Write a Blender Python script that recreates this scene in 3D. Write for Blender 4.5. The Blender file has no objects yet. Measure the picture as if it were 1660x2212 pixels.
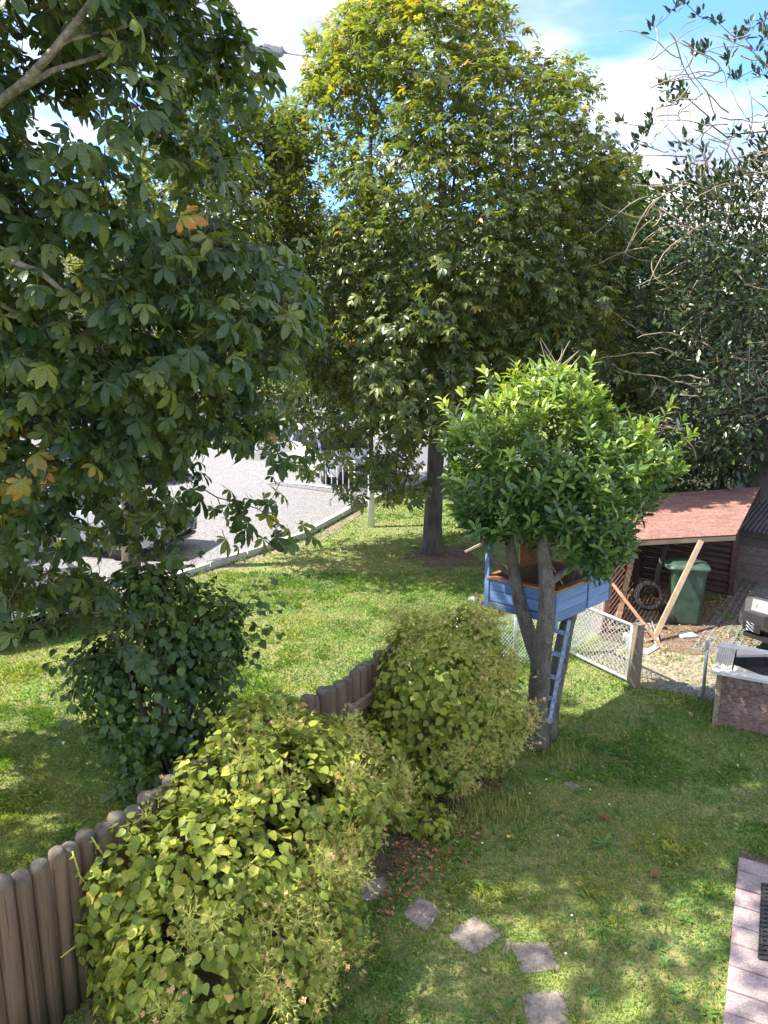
import bpy, math, random
import numpy as np
from mathutils import Vector, Matrix

rng = np.random.default_rng(7)
random.seed(7)
R = math.radians
scene = bpy.context.scene
col = scene.collection

# ------------------------------------------------------------------ camera, sky, sun, exposure
CAM_H, PITCH, FPX = 4.3, R(12.5), 1661.0       # FPX: focal length for a 1660x2212 picture
cam_d = bpy.data.cameras.new('camera')
cam = bpy.data.objects.new('camera', cam_d); col.objects.link(cam)
cam.location = (0, 0, CAM_H); cam.rotation_euler = (math.pi/2 - PITCH, 0, 0)
cam_d.sensor_fit = 'VERTICAL'; cam_d.sensor_height = 24.0
cam_d.lens = 12.0/math.tan(R(33.65)); cam_d.clip_start = .05; cam_d.clip_end = 600
scene.camera = cam
scene.view_settings.view_transform = 'Standard'; scene.view_settings.look = 'None'
scene.view_settings.gamma = 1; scene.view_settings.use_curve_mapping = False
scene.view_settings.exposure = 2.3
scene.render.engine = 'CYCLES'
cy = scene.cycles
cy.max_bounces = 7; cy.diffuse_bounces = 3; cy.glossy_bounces = 2; cy.transmission_bounces = 5; cy.transparent_max_bounces = 6
cy.sample_clamp_indirect = 6; cy.use_denoising = True

SUN_EL, SUN_AZ = R(52), R(-90)                 # azimuth from +Y towards +X: the sun stands on the left
sdir = Vector((math.sin(SUN_AZ)*math.cos(SUN_EL), math.cos(SUN_AZ)*math.cos(SUN_EL)-.07, math.sin(SUN_EL))).normalized()
sun_d = bpy.data.lights.new('sun', 'SUN'); sun_d.energy = 2.8; sun_d.angle = R(.53); sun_d.color = (1, .93, .79)
sun = bpy.data.objects.new('sun', sun_d); col.objects.link(sun)
sun.rotation_euler = sdir.to_track_quat('Z', 'Y').to_euler(); sun.location = (-20, 5, 30)

def nd(nt, typ, **kw):
    n = nt.nodes.new(typ)
    for k, v in kw.items():
        if k.startswith('i_'):
            key = k[2:]; key = int(key) if key.isdigit() else key.replace('_', ' ')
            n.inputs[key].default_value = v
        else: setattr(n, k, v)
    return n
def ramp(nt, fac, stops, interp='LINEAR'):
    r = nt.nodes.new('ShaderNodeValToRGB'); cr = r.color_ramp; cr.interpolation = interp
    while len(cr.elements) < len(stops): cr.elements.new(.5)
    for e, (p, c) in zip(cr.elements, stops):
        e.position = p; e.color = (*c, 1) if len(c) == 3 else c
    nt.links.new(fac, r.inputs[0]); return r.outputs[0]
def mixc(nt, fac, a, b, mode='MIX'):
    m = nt.nodes.new('ShaderNodeMix'); m.data_type = 'RGBA'; m.blend_type = mode
    for s, v in ((m.inputs[0], fac), (m.inputs[6], a), (m.inputs[7], b)):
        if isinstance(v, (int, float)): s.default_value = v
        elif isinstance(v, tuple): s.default_value = (*v, 1) if len(v) == 3 else v
        else: nt.links.new(v, s)
    return m.outputs[2]

world = bpy.data.worlds.new('World'); scene.world = world; world.use_nodes = True
wt = world.node_tree; wt.nodes.clear()
sky = nd(wt, 'ShaderNodeTexSky', sky_type='NISHITA', sun_disc=False, sun_elevation=SUN_EL, sun_rotation=SUN_AZ, air_density=1.1, dust_density=.6, ozone_density=2.0)
tc = nd(wt, 'ShaderNodeTexCoord')
sep = nd(wt, 'ShaderNodeSeparateXYZ'); wt.links.new(tc.outputs['Generated'], sep.inputs[0])
def wmath(op, a, b=None):
    m = nd(wt, 'ShaderNodeMath', operation=op)
    for i, v in enumerate((a, b)):
        if v is None: continue
        if isinstance(v, (int, float)): m.inputs[i].default_value = v
        else: wt.links.new(v, m.inputs[i])
    return m.outputs[0]
den = wmath('ADD', wmath('MAXIMUM', sep.outputs[2], 0.0), .22)
cmb = nd(wt, 'ShaderNodeCombineXYZ')
wt.links.new(wmath('DIVIDE', sep.outputs[0], den), cmb.inputs[0]); wt.links.new(wmath('DIVIDE', sep.outputs[1], den), cmb.inputs[1]); cmb.inputs[2].default_value = 3.1
n1 = nd(wt, 'ShaderNodeTexNoise', i_Scale=1.05, i_Detail=7.0, i_Roughness=.56, i_Distortion=.25); wt.links.new(cmb.outputs[0], n1.inputs['Vector'])
n2 = nd(wt, 'ShaderNodeTexNoise', i_Scale=2.6, i_Detail=5.0, i_Roughness=.5); wt.links.new(cmb.outputs[0], n2.inputs['Vector'])
cmask = ramp(wt, n1.outputs[0], [(.41, (0, 0, 0)), (.56, (1, 1, 1))])
ccol = ramp(wt, n2.outputs[0], [(.40, (1.8, 1.9, 2.4)), (.62, (5.4, 5.3, 5.3))])
skyc = mixc(wt, cmask, mixc(wt, 1.0, sky.outputs[0], (.44, .62, .96), 'MULTIPLY'), ccol)
bg = nd(wt, 'ShaderNodeBackground', i_Strength=.10); wt.links.new(skyc, bg.inputs[0])
wo = nd(wt, 'ShaderNodeOutputWorld'); wt.links.new(bg.outputs[0], wo.inputs[0])

# ------------------------------------------------------------------ helpers
CP, SP = math.cos(PITCH), math.sin(PITCH)
def ray(u, v):
    a = (u-830)/FPX; b = (1106-v)/FPX
    return (a, CP+b*SP, -SP+b*CP)
def gp(u, v, z=0.0):                            # point of the level z seen at (u, v)
    d = ray(u, v); t = (z-CAM_H)/d[2]; return Vector((d[0]*t, d[1]*t, z))
def at(u, v, y):                                # point at the distance y seen at (u, v)
    d = ray(u, v); t = y/d[1]; return Vector((d[0]*t, y, CAM_H+d[2]*t))
def proj(p):
    p = np.asarray(p, float); z = p[..., 2]-CAM_H
    dz = p[..., 1]*CP - z*SP; uy = p[..., 1]*SP + z*CP
    dzs = np.where(dz > .1, dz, .1)
    return 830+FPX*p[..., 0]/dzs, 1106-FPX*uy/dzs, dz

def _h(ix, iy, s):
    n = (ix.astype(np.int64)*374761393 + iy.astype(np.int64)*668265263 + s*974711) & 0x7fffffff
    n = ((n ^ (n >> 13))*1274126177) & 0x7fffffff
    return ((n ^ (n >> 16)) & 0xffff)/65535.0
def vnoise(x, y, s=0):
    x = np.asarray(x, float); y = np.asarray(y, float)
    ix, iy = np.floor(x), np.floor(y); fx, fy = x-ix, y-iy
    fx = fx*fx*(3-2*fx); fy = fy*fy*(3-2*fy)
    a, b, c, d = _h(ix, iy, s), _h(ix+1, iy, s), _h(ix, iy+1, s), _h(ix+1, iy+1, s)
    return a*(1-fx)*(1-fy)+b*fx*(1-fy)+c*(1-fx)*fy+d*fx*fy
def fbm(x, y, s=0): return .5*vnoise(x, y, s)+.3*vnoise(2.1*x, 2.1*y, s+1)+.2*vnoise(4.3*x, 4.3*y, s+2)

def tag(o, label=None, cat=None, group=None, kind=None):
    for k, v in (('label', label), ('category', cat), ('group', group), ('kind', kind)):
        if v: o[k] = v
    return o
def thing(name, label, cat, loc=(0, 0, 0), rz=0.0, group=None):
    o = bpy.data.objects.new(name, None); col.objects.link(o); o.empty_display_size = .1
    o.location = loc; o.rotation_euler = (0, 0, rz)
    return tag(o, label, cat, group)
def root_of(o):
    while o.parent: o = o.parent
    return o
def inv_of(o):
    o = root_of(o)
    return (Matrix.Translation(o.location) @ o.rotation_euler.to_matrix().to_4x4()).inverted()
def link(name, me, parent=None):
    o = bpy.data.objects.new(name, me); col.objects.link(o)
    if parent is not None: o.parent = parent
    return o

class MB:
    def __init__(s): s.v = []; s.f = []; s.m = []; s.cm = 0; s.smooth = False
    def add(s, vs, fs):
        b = len(s.v); s.v += [tuple(p) for p in vs]
        for f in fs: s.f.append(tuple(b+i for i in f)); s.m.append(s.cm)
        return s
    def box(s, c, size, ax=None):
        c = Vector(c); hx, hy, hz = size[0]/2, size[1]/2, size[2]/2
        X, Y, Z = ax if ax else (Vector((1, 0, 0)), Vector((0, 1, 0)), Vector((0, 0, 1)))
        P = [c+X*(sx*hx)+Y*(sy*hy)+Z*(sz*hz) for sz in (-1, 1) for sy in (-1, 1) for sx in (-1, 1)]
        return s.add(P, [(0, 2, 3, 1), (4, 5, 7, 6), (0, 1, 5, 4), (2, 6, 7, 3), (0, 4, 6, 2), (1, 3, 7, 5)])
    def beam(s, p0, p1, w, h, up=(0, 0, 1)):    # w across, h along up
        p0, p1 = Vector(p0), Vector(p1); Y = (p1-p0); L = Y.length; Y.normalize()
        X = Y.cross(Vector(up))
        if X.length < 1e-4: X = Y.cross(Vector((1, 0, 0)))
        X.normalize(); Z = X.cross(Y)
        return s.box((p0+p1)/2, (w, L, h), (X, Y, Z))
    def tube(s, pts, rad, n=8, cap=True):
        pts = [Vector(p) for p in pts]
        if not hasattr(rad, '__len__'): rad = [rad]*len(pts)
        ring = []; up = None
        for i, p in enumerate(pts):
            d = (pts[min(i+1, len(pts)-1)]-pts[max(i-1, 0)])
            if d.length < 1e-9: d = Vector((0, 0, 1))
            d.normalize()
            if up is None:
                up = Vector((1, 0, 0)) if abs(d.x) < .8 else Vector((0, 1, 0))
            X = d.cross(up); X.normalize(); Y = X.cross(d); up = Y
            ring.append([p+(X*math.cos(a)+Y*math.sin(a))*rad[i] for a in [2*math.pi*k/n for k in range(n)]])
        vs = [q for r_ in ring for q in r_]; fs = []
        for i in range(len(pts)-1):
            for k in range(n):
                a, b = i*n+k, i*n+(k+1) % n
                fs.append((a, b, b+n, a+n))
        if cap:
            fs.append(tuple(range(n-1, -1, -1))); fs.append(tuple(range((len(pts)-1)*n, len(pts)*n)))
        return s.add(vs, fs)
    def lathe(s, c, prof, n=16, axis=(0, 0, 1)):
        c = Vector(c); Z = Vector(axis).normalized(); X = Z.orthogonal().normalized(); Y = Z.cross(X)
        vs = [c+Z*z+(X*math.cos(2*math.pi*k/n)+Y*math.sin(2*math.pi*k/n))*r for r, z in prof for k in range(n)]
        fs = [(i*n+k, i*n+(k+1) % n, (i+1)*n+(k+1) % n, (i+1)*n+k) for i in range(len(prof)-1) for k in range(n)]
        fs.append(tuple(range(n-1, -1, -1))); fs.append(tuple(range((len(prof)-1)*n, len(prof)*n)))
        return s.add(vs, fs)
    def prism(s, poly, d):                      # polygon of 3-D points pushed along d
        poly = [Vector(p) for p in poly]; d = Vector(d); n = len(poly)
        fs = [tuple(range(n-1, -1, -1)), tuple(range(n, 2*n))]+[(i, (i+1) % n, n+(i+1) % n, n+i) for i in range(n)]
        return s.add(poly+[p+d for p in poly], fs)
    def loft(s, rings, closed=True, cap=True):
        n = len(rings[0]); vs = [p for r_ in rings for p in r_]; fs = []
        for i in range(len(rings)-1):
            for k in range(n if closed else n-1):
                fs.append((i*n+k, i*n+(k+1) % n, (i+1)*n+(k+1) % n, (i+1)*n+k))
        if cap: fs.append(tuple(range(n-1, -1, -1))); fs.append(tuple(range((len(rings)-1)*n, len(rings)*n)))
        return s.add(vs, fs)
    def mesh(s, name, mats, M=None):
        me = bpy.data.meshes.new(name)
        vs = [tuple(M @ Vector(p)) for p in s.v] if M is not None else s.v
        me.from_pydata(vs, [], s.f)
        for m in (mats if isinstance(mats, (list, tuple)) else [mats]): me.materials.append(m)
        if any(s.m): me.polygons.foreach_set('material_index', s.m)
        if s.smooth:
            me.polygons.foreach_set('use_smooth', [True]*len(s.f))
        me.update(); return me
    def build(s, name, mats, parent=None, world=True, bevel=0):
        M = inv_of(parent) if (parent is not None and world) else None
        o = link(name, s.mesh(name, mats, M), parent)
        if bevel:
            b = o.modifiers.new('edge', 'BEVEL'); b.width = bevel; b.segments = 2; b.limit_method = 'ANGLE'
        return o

def np_mesh(name, verts, tris, mat, tint=None, lco=None, smooth=True):
    me = bpy.data.meshes.new(name)
    nv, nt_ = len(verts), len(tris)
    me.vertices.add(nv); me.vertices.foreach_set('co', np.ascontiguousarray(verts, np.float32).ravel())
    me.loops.add(nt_*3); me.loops.foreach_set('vertex_index', np.ascontiguousarray(tris, np.int32).ravel())
    me.polygons.add(nt_); me.polygons.foreach_set('loop_start', np.arange(0, nt_*3, 3, dtype=np.int32))
    if smooth: me.polygons.foreach_set('use_smooth', np.ones(nt_, bool))
    if tint is not None:
        a = me.attributes.new('tint', 'FLOAT', 'POINT'); a.data.foreach_set('value', np.ascontiguousarray(tint, np.float32))
    if lco is not None:
        a = me.attributes.new('leafco', 'FLOAT_VECTOR', 'POINT'); a.data.foreach_set('vector', np.ascontiguousarray(lco, np.float32).ravel())
    me.update(calc_edges=True); me.materials.append(mat)
    return me

# ------------------------------------------------------------------ materials
MAT = {}
def pm(name, c1, c2=None, scale=(8, 8, 8), rough=.7, bump=0.0, detail=5, metal=0, spec=.5, c3=None, lo=.35, hi=.65, rnd=0.0, coat=0, fine=None):
    m = bpy.data.materials.new(name); m.use_nodes = True; nt = m.node_tree; nt.nodes.clear()
    out = nd(nt, 'ShaderNodeOutputMaterial'); b = nd(nt, 'ShaderNodeBsdfPrincipled'); nt.links.new(b.outputs[0], out.inputs[0])
    b.inputs['Roughness'].default_value = rough; b.inputs['Metallic'].default_value = metal; b.inputs['Specular IOR Level'].default_value = spec
    b.inputs['Coat Weight'].default_value = coat
    c2 = c2 or tuple(x*.75 for x in c1)
    t = nd(nt, 'ShaderNodeTexCoord'); mp = nd(nt, 'ShaderNodeMapping'); mp.inputs['Scale'].default_value = scale
    nt.links.new(t.outputs['Object'], mp.inputs[0])
    oi = nd(nt, 'ShaderNodeObjectInfo')
    vm = nd(nt, 'ShaderNodeVectorMath', operation='ADD'); nt.links.new(mp.outputs[0], vm.inputs[0])
    sc = nd(nt, 'ShaderNodeMath', operation='MULTIPLY', i_1=53.0); nt.links.new(oi.outputs['Random'], sc.inputs[0]); nt.links.new(sc.outputs[0], vm.inputs[1])
    n = nd(nt, 'ShaderNodeTexNoise', i_Scale=1.0, i_Detail=float(detail), i_Roughness=.6); nt.links.new(vm.outputs[0], n.inputs['Vector'])
    stops = [(lo, c1), (hi, c2)] if c3 is None else [(lo, c1), ((lo+hi)/2, c2), (hi, c3)]
    c = ramp(nt, n.outputs[0], stops)
    if fine:
        n3 = nd(nt, 'ShaderNodeTexNoise', i_Scale=fine, i_Detail=3.0, i_Roughness=.7); nt.links.new(t.outputs['Object'], n3.inputs['Vector'])
        c = mixc(nt, .8, c, ramp(nt, n3.outputs[0], [(.3, (.5, .5, .5)), (.7, (1.45, 1.42, 1.38))]), 'MULTIPLY')
    if rnd:
        mr = nd(nt, 'ShaderNodeMapRange', i_3=1-rnd, i_4=1+rnd); nt.links.new(oi.outputs['Random'], mr.inputs[0])
        cb = nd(nt, 'ShaderNodeCombineXYZ')
        for k in range(3): nt.links.new(mr.outputs[0], cb.inputs[k])
        c = mixc(nt, 1.0, c, cb.outputs[0], 'MULTIPLY')
    nt.links.new(c, b.inputs['Base Color'])
    if bump:
        bp = nd(nt, 'ShaderNodeBump', i_Strength=bump, i_Distance=.02); nt.links.new(n.outputs[0], bp.inputs['Height']); nt.links.new(bp.outputs[0], b.inputs['Normal'])
    MAT[name] = m; return m

def leafmat(name, stops, rough=.42, trans=.35, tcol=(1.5, 1.25, .5), spec=.45, veins=0, vein_n=9, back=1.12, rust=None, blotch=0):
    """leaf: colour by the 'tint' of each leaf, veins from leaf-local coordinates, light let through"""
    m = bpy.data.materials.new(name); m.use_nodes = True; nt = m.node_tree; nt.nodes.clear()
    out = nd(nt, 'ShaderNodeOutputMaterial'); b = nd(nt, 'ShaderNodeBsdfPrincipled', i_Roughness=rough); b.inputs['Specular IOR Level'].default_value = spec
    a = nd(nt, 'ShaderNodeAttribute', attribute_name='tint')
    c = ramp(nt, a.outputs['Fac'], stops)
    if veins:
        lc = nd(nt, 'ShaderNodeAttribute', attribute_name='leafco'); s = nd(nt, 'ShaderNodeSeparateXYZ'); nt.links.new(lc.outputs['Vector'], s.inputs[0])
        ab = nd(nt, 'ShaderNodeMath', operation='ABSOLUTE'); nt.links.new(s.outputs[0], ab.inputs[0])
        m1 = nd(nt, 'ShaderNodeMath', operation='MULTIPLY_ADD', i_1=-.75); nt.links.new(ab.outputs[0], m1.inputs[0]); nt.links.new(s.outputs[1], m1.inputs[2])
        m2 = nd(nt, 'ShaderNodeMath', operation='MULTIPLY', i_1=vein_n*6.2832); nt.links.new(m1.outputs[0], m2.inputs[0])
        sn = nd(nt, 'ShaderNodeMath', operation='SINE'); nt.links.new(m2.outputs[0], sn.inputs[0])
        lines = ramp(nt, sn.outputs[0], [(.35, (0, 0, 0)), (.97, (1, 1, 1))])
        mid = ramp(nt, ab.outputs[0], [(.0, (1, 1, 1)), (.035, (0, 0, 0))])
        v = mixc(nt, 1.0, lines, mid, 'LIGHTEN')
        vc = mixc(nt, 1.0, c, (1.5, 1.45, 1.3), 'MULTIPLY')
        f = nd(nt, 'ShaderNodeMath', operation='MULTIPLY', i_1=veins); nt.links.new(v, f.inputs[0])
        bp = nd(nt, 'ShaderNodeBump', i_Strength=.5, i_Distance=.004); bp.invert = True; nt.links.new(v, bp.inputs['Height']); nt.links.new(bp.outputs[0], b.inputs['Normal'])
        c = mixc(nt, f.outputs[0], c, vc)
        c = mixc(nt, s.outputs[2], c, (.20, .21, .07))
    if rust:
        lc2 = nd(nt, 'ShaderNodeAttribute', attribute_name='leafco'); s2 = nd(nt, 'ShaderNodeSeparateXYZ'); nt.links.new(lc2.outputs['Vector'], s2.inputs[0])
        along_ = ramp(nt, s2.outputs[1], [(.30, (0, 0, 0)), (.85, (1, 1, 1))]); old = ramp(nt, a.outputs['Fac'], [(.80, (0, 0, 0)), (.97, (1, 1, 1))])
        c = mixc(nt, mixc(nt, 1.0, along_, old, 'MULTIPLY'), c, rust)
    if blotch:
        tb = nd(nt, 'ShaderNodeTexCoord'); nb_ = nd(nt, 'ShaderNodeTexNoise', i_Scale=blotch, i_Detail=4.0, i_Roughness=.65); nt.links.new(tb.outputs['Object'], nb_.inputs['Vector'])
        c = mixc(nt, ramp(nt, nb_.outputs[0], [(.62, (0, 0, 0)), (.72, (.75, .75, .75))]), c, (.20, .12, .045))
    t = nd(nt, 'ShaderNodeTexCoord'); n = nd(nt, 'ShaderNodeTexNoise', i_Scale=9.0, i_Detail=3.0); nt.links.new(t.outputs['Object'], n.inputs['Vector'])
    c = mixc(nt, 1.0, c, ramp(nt, n.outputs[0], [(.3, (.78, .8, .8)), (.7, (1.2, 1.16, 1.1))]), 'MULTIPLY')
    geo = nd(nt, 'ShaderNodeNewGeometry')
    c = mixc(nt, geo.outputs['Backfacing'], c, mixc(nt, 1.0, c, (back, back*1.02, back*1.1), 'MULTIPLY'))
    nt.links.new(c, b.inputs['Base Color'])
    tr = nd(nt, 'ShaderNodeBsdfTranslucent'); nt.links.new(mixc(nt, 1.0, c, tcol, 'MULTIPLY'), tr.inputs[0])
    mx = nd(nt, 'ShaderNodeMixShader', i_0=trans); nt.links.new(b.outputs[0], mx.inputs[1]); nt.links.new(tr.outputs[0], mx.inputs[2])
    nt.links.new(mx.outputs[0], out.inputs[0]); MAT[name] = m; return m

chest_leaf = leafmat('chestnut_leaf_green', [(0, (.020, .048, .022)), (.38, (.060, .100, .038)), (.70, (.13, .17, .060)), (.8, (.15, .19, .05)), (1, (.24, .24, .06))], rough=.33, trans=.30, tcol=(3.0, 2.7, .6), veins=.75, vein_n=7, spec=.45, rust=(.45, .17, .04), blotch=10)
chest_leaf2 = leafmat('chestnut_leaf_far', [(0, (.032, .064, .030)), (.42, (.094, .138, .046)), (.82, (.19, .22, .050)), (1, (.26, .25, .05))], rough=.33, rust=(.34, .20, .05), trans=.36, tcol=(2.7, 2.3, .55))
bg_leaf = leafmat('background_leaf', [(0, (.022, .046, .018)), (.6, (.070, .105, .028)), (1, (.20, .21, .04))], rough=.5, trans=.3, tcol=(2.2, 2.0, .6))
holly_leaf = leafmat('holly_leaf', [(0, (.020, .042, .018)), (.7, (.040, .075, .026)), (1, (.09, .13, .035))], rough=.33, trans=.12, spec=.6)
hyd_leaf = leafmat('hydrangea_leaf', [(0, (.105, .165, .030)), (.5, (.255, .315, .046)), (.85, (.42, .41, .062)), (.95, (.40, .36, .07)), (1, (.42, .26, .09))], rough=.5, trans=.33, tcol=(1.5, 1.4, .5), veins=.4, vein_n=5, blotch=16)
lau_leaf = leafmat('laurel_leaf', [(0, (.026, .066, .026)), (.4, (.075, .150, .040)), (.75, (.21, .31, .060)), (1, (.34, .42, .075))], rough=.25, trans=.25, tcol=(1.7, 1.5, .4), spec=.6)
shrub_leaf = leafmat('shrub_leaf', [(0, (.030, .072, .020)), (.6, (.070, .128, .030)), (1, (.16, .21, .04))], rough=.45, trans=.3, tcol=(1.9, 1.7, .5))
blade_mat = leafmat('grass_blade', [(0, (.085, .180, .044)), (.5, (.195, .300, .052)), (.8, (.34, .35, .085)), (1, (.46, .40, .20))], rough=.5, trans=.28, tcol=(1.5, 1.4, .5), spec=.3)
weed_mat = leafmat('weed_leaf', [(0, (.06, .14, .035)), (1, (.13, .24, .05))], rough=.5, trans=.25)
dead_mat = leafmat('dead_leaf', [(0, (.20, .08, .04)), (.5, (.36, .17, .08)), (1, (.50, .38, .20))], rough=.6, trans=.15)

pm('bark', (.05, .042, .036), (.13, .112, .092), (14, 14, 3), .9, .9)
pm('bark_twig', (.06, .045, .035), (.15, .12, .09), (9, 9, 9), .85, .3)
pm('bark_bough', (.10, .085, .068), (.27, .235, .19), (18, 18, 18), .85, .6, fine=50)
pm('bark_laurel', (.055, .047, .038), (.135, .118, .098), (10, 10, 2.5), .75, .5, c3=(.078, .08, .063), fine=40)
pm('vine_twig', (.16, .13, .09), (.34, .28, .19), (5, 5, 5), .8)
m = pm('log_wood', (.060, .037, .023), (.185, .122, .078), (70, 70, 1.3), .85, .5, rnd=.22, c3=(.125, .085, .05), lo=.30, hi=.70)
nt = m.node_tree; bs = [n for n in nt.nodes if n.type == 'BSDF_PRINCIPLED'][0]; src = bs.inputs['Base Color'].links[0].from_socket
t_ = nd(nt, 'ShaderNodeTexCoord'); sz = nd(nt, 'ShaderNodeSeparateXYZ'); nt.links.new(t_.outputs['Object'], sz.inputs[0])
nz = nd(nt, 'ShaderNodeTexNoise', i_Scale=13.0, i_Detail=5.0); nt.links.new(t_.outputs['Object'], nz.inputs['Vector'])
ad = nd(nt, 'ShaderNodeMath', operation='MULTIPLY_ADD', i_1=.16); nt.links.new(nz.outputs[0], ad.inputs[0]); nt.links.new(sz.outputs[2], ad.inputs[2])
top_ = ramp(nt, ad.outputs[0], [(0, (0, 0, 0)), (.999, (1, 1, 1))]); mr_ = nd(nt, 'ShaderNodeMapRange', i_1=1.19, i_2=1.27); nt.links.new(ad.outputs[0], mr_.inputs[0])
low_ = nd(nt, 'ShaderNodeMapRange', i_1=.34, i_2=.02); nt.links.new(ad.outputs[0], low_.inputs[0])
c_ = mixc(nt, low_.outputs[0], src, (.075, .072, .034))
nt.links.new(mixc(nt, mr_.outputs[0], c_, ramp(nt, nz.outputs[0], [(.35, (.055, .048, .040)), (.65, (.155, .135, .112))])), bs.inputs['Base Color'])
pm('log_end', (.085, .070, .058), (.20, .17, .14), (22, 22, 22), .95, .8)
pm('old_board', (.17, .125, .085), (.33, .25, .175), (5, 60, 60), .85, .5, rnd=.15)
pm('blue_paint', (.11, .19, .37), (.165, .255, .44), (4, 4, 30), .65, .15, rnd=.16)
pm('pale_blue', (.21, .30, .46), (.30, .39, .54), (6, 6, 6), .7, .2, rnd=.08, fine=25)
pm('rail_wood', (.30, .125, .055), (.44, .21, .10), (8, 8, 8), .6, .2, rnd=.1)
pm('brown_board', (.16, .085, .05), (.30, .18, .11), (4, 4, 20), .8, .4, rnd=.2)
pm('grey_roofing', (.20, .185, .17), (.33, .31, .29), (12, 12, 12), .9, .4)
pm('log_cabin', (.055, .026, .020), (.11, .052, .040), (3, 3, 30), .7, .4, rnd=.15)
pm('red_post', (.24, .085, .045), (.36, .15, .08), (10, 10, 2), .7, .3)
pm('pale_strut', (.26, .18, .115), (.36, .265, .18), (8, 8, 4), .7, .25)
pm('red_roof', (.19, .098, .082), (.27, .152, .130), (2.5, 9, 9), .6, .15, fine=25)
pm('dark_roof', (.045, .040, .042), (.10, .09, .09), (5, 5, 5), .7, .3)
pm('grey_plank', (.13, .10, .088), (.27, .22, .20), (3, 24, 24), .85, .5, rnd=.22, c3=(.17, .13, .11))
pm('planter_board', (.11, .062, .046), (.24, .16, .13), (2.5, 30, 30), .85, .6, rnd=.18, c3=(.14, .088, .07), fine=18)
pm('deck_board', (.37, .33, .27), (.50, .46, .39), (6, 6, 30), .75, .2, rnd=.07)
pm('deck_frame', (.41, .40, .37), (.53, .52, .49), (6, 6, 30), .7, .2, rnd=.05)
pm('liner', (.010, .0105, .012), (.020, .021, .024), (5, 5, 5), .75, .4, spec=.25)
pm('galvanised', (.50, .52, .54), (.66, .68, .70), (14, 14, 14), .38, .08, metal=.6)
pm('wire', (.52, .54, .55), (.64, .66, .67), (20, 20, 20), .42, 0, metal=.5)
pm('dark_metal', (.06, .07, .075), (.10, .11, .115), (14, 14, 14), .5, 0, metal=.3)
pm('white_paint', (.66, .67, .68), (.80, .80, .80), (4, 4, 4), .5)
pm('concrete', (.42, .41, .38), (.58, .57, .54), (9, 9, 9), .9, .3, rnd=.08, fine=45)
pm('gravel', (.09, .09, .097), (.29, .287, .30), (30, 30, 30), .95, .8, detail=6, lo=.36, hi=.62)
pm('paver_concrete', (.13, .13, .125), (.22, .22, .21), (9, 9, 9), .95, .3, fine=40)  # darker than the kerb concrete: tree shade put into the colour
pm('gravel_tan', (.10, .085, .06), (.33, .28, .205), (24, 24, 24), .95, .8, detail=3, lo=.32, hi=.68)
pm('grey_stones', (.075, .075, .075), (.20, .20, .205), (30, 30, 30), .9, .9, detail=2)  # dark tone carries the shadow lying on the border stones
pm('soil', (.075, .050, .036), (.15, .105, .075), (9, 9, 9), .95, .8, fine=60)
pm('mulch', (.10, .062, .050), (.20, .135, .11), (14, 14, 14), .95, .9, fine=50)
pm('asphalt', (.10, .105, .12), (.15, .155, .17), (20, 20, 20), .9, .2)
pm('paver', (.20, .155, .160), (.33, .265, .275), (5, 5, 5), .9, .5, rnd=.16, c3=(.25, .215, .21), fine=70)
pm('slab', (.15, .125, .105), (.25, .215, .185), (7, 7, 7), .92, .6, rnd=.1, c3=(.23, .20, .17), fine=55)
pm('rubber', (.012, .012, .014), (.03, .03, .034), (20, 20, 20), .6, .3)
pm('tyre', (.012, .012, .012), (.025, .025, .025), (20, 20, 20), .8)
pm('bin_green', (.032, .064, .044), (.042, .082, .056), (3, 3, 3), .45, .03, fine=6)
pm('black_plastic', (.014, .014, .016), (.022, .022, .025), (5, 5, 5), .4)
pm('car_grey', (.105, .103, .108), (.125, .123, .128), (1, 1, 1), .28, metal=.55, coat=1)  # grey lowered so the colour holds the shade on the car front
pm('car_white', (.72, .73, .74), (.76, .77, .78), (1, 1, 1), .3, coat=1)
pm('car_silver', (.50, .53, .58), (.54, .57, .62), (1, 1, 1), .28, metal=.4, coat=1)
pm('car_black', (.012, .013, .016), (.017, .018, .022), (1, 1, 1), .25, coat=1)
pm('car_blue', (.05, .12, .38), (.06, .14, .42), (1, 1, 1), .3, coat=1)
pm('car_glass', (.02, .024, .028), (.03, .034, .038), (1, 1, 1), .07, spec=.8)
pm('lamp_glass', (.07, .075, .085), (.20, .205, .215), (30, 30, 30), .15, spec=.7)
pm('car_lens', (.018, .02, .024), (.075, .078, .085), (22, 22, 22), .2, spec=.5)  # headlight glass, darkened in colour for the shade on the car front
pm('chrome', (.62, .63, .65), (.70, .71, .73), (3, 3, 3), .18, metal=.9)
pm('plate_white', (.74, .74, .72), (.78, .78, .76), (3, 3, 3), .5)
pm('plate_ink', (.015, .015, .016), None, (3, 3, 3), .6)
pm('render_white', (.66, .65, .62), (.74, .73, .70), (2, 2, 2), .9, .1)
pm('render_bluegrey', (.30, .35, .37), (.36, .41, .43), (2, 2, 2), .8, .1)
pm('roof_tile', (.16, .07, .05), (.24, .11, .08), (6, 6, 6), .85, .3)
pm('lamp_head', (.34, .345, .36), (.50, .505, .52), (18, 18, 18), .6, .1)
pm('flower_stalk', (.34, .36, .070), (.50, .47, .12), (30, 30, 30), .8)
pm('sepal', (.56, .25, .13), (.68, .40, .26), (30, 30, 30), .7)
pm('daisy_white', (.72, .72, .70), (.78, .78, .76), (30, 30, 30), .7)
pm('dandelion', (.65, .46, .03), (.72, .54, .05), (30, 30, 30), .7)
pm('hose', (.20, .19, .17), (.30, .285, .26), (30, 30, 30), .5)
pm('rock', (.17, .165, .155), (.30, .29, .275), (14, 14, 14), .95, .6)
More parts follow.
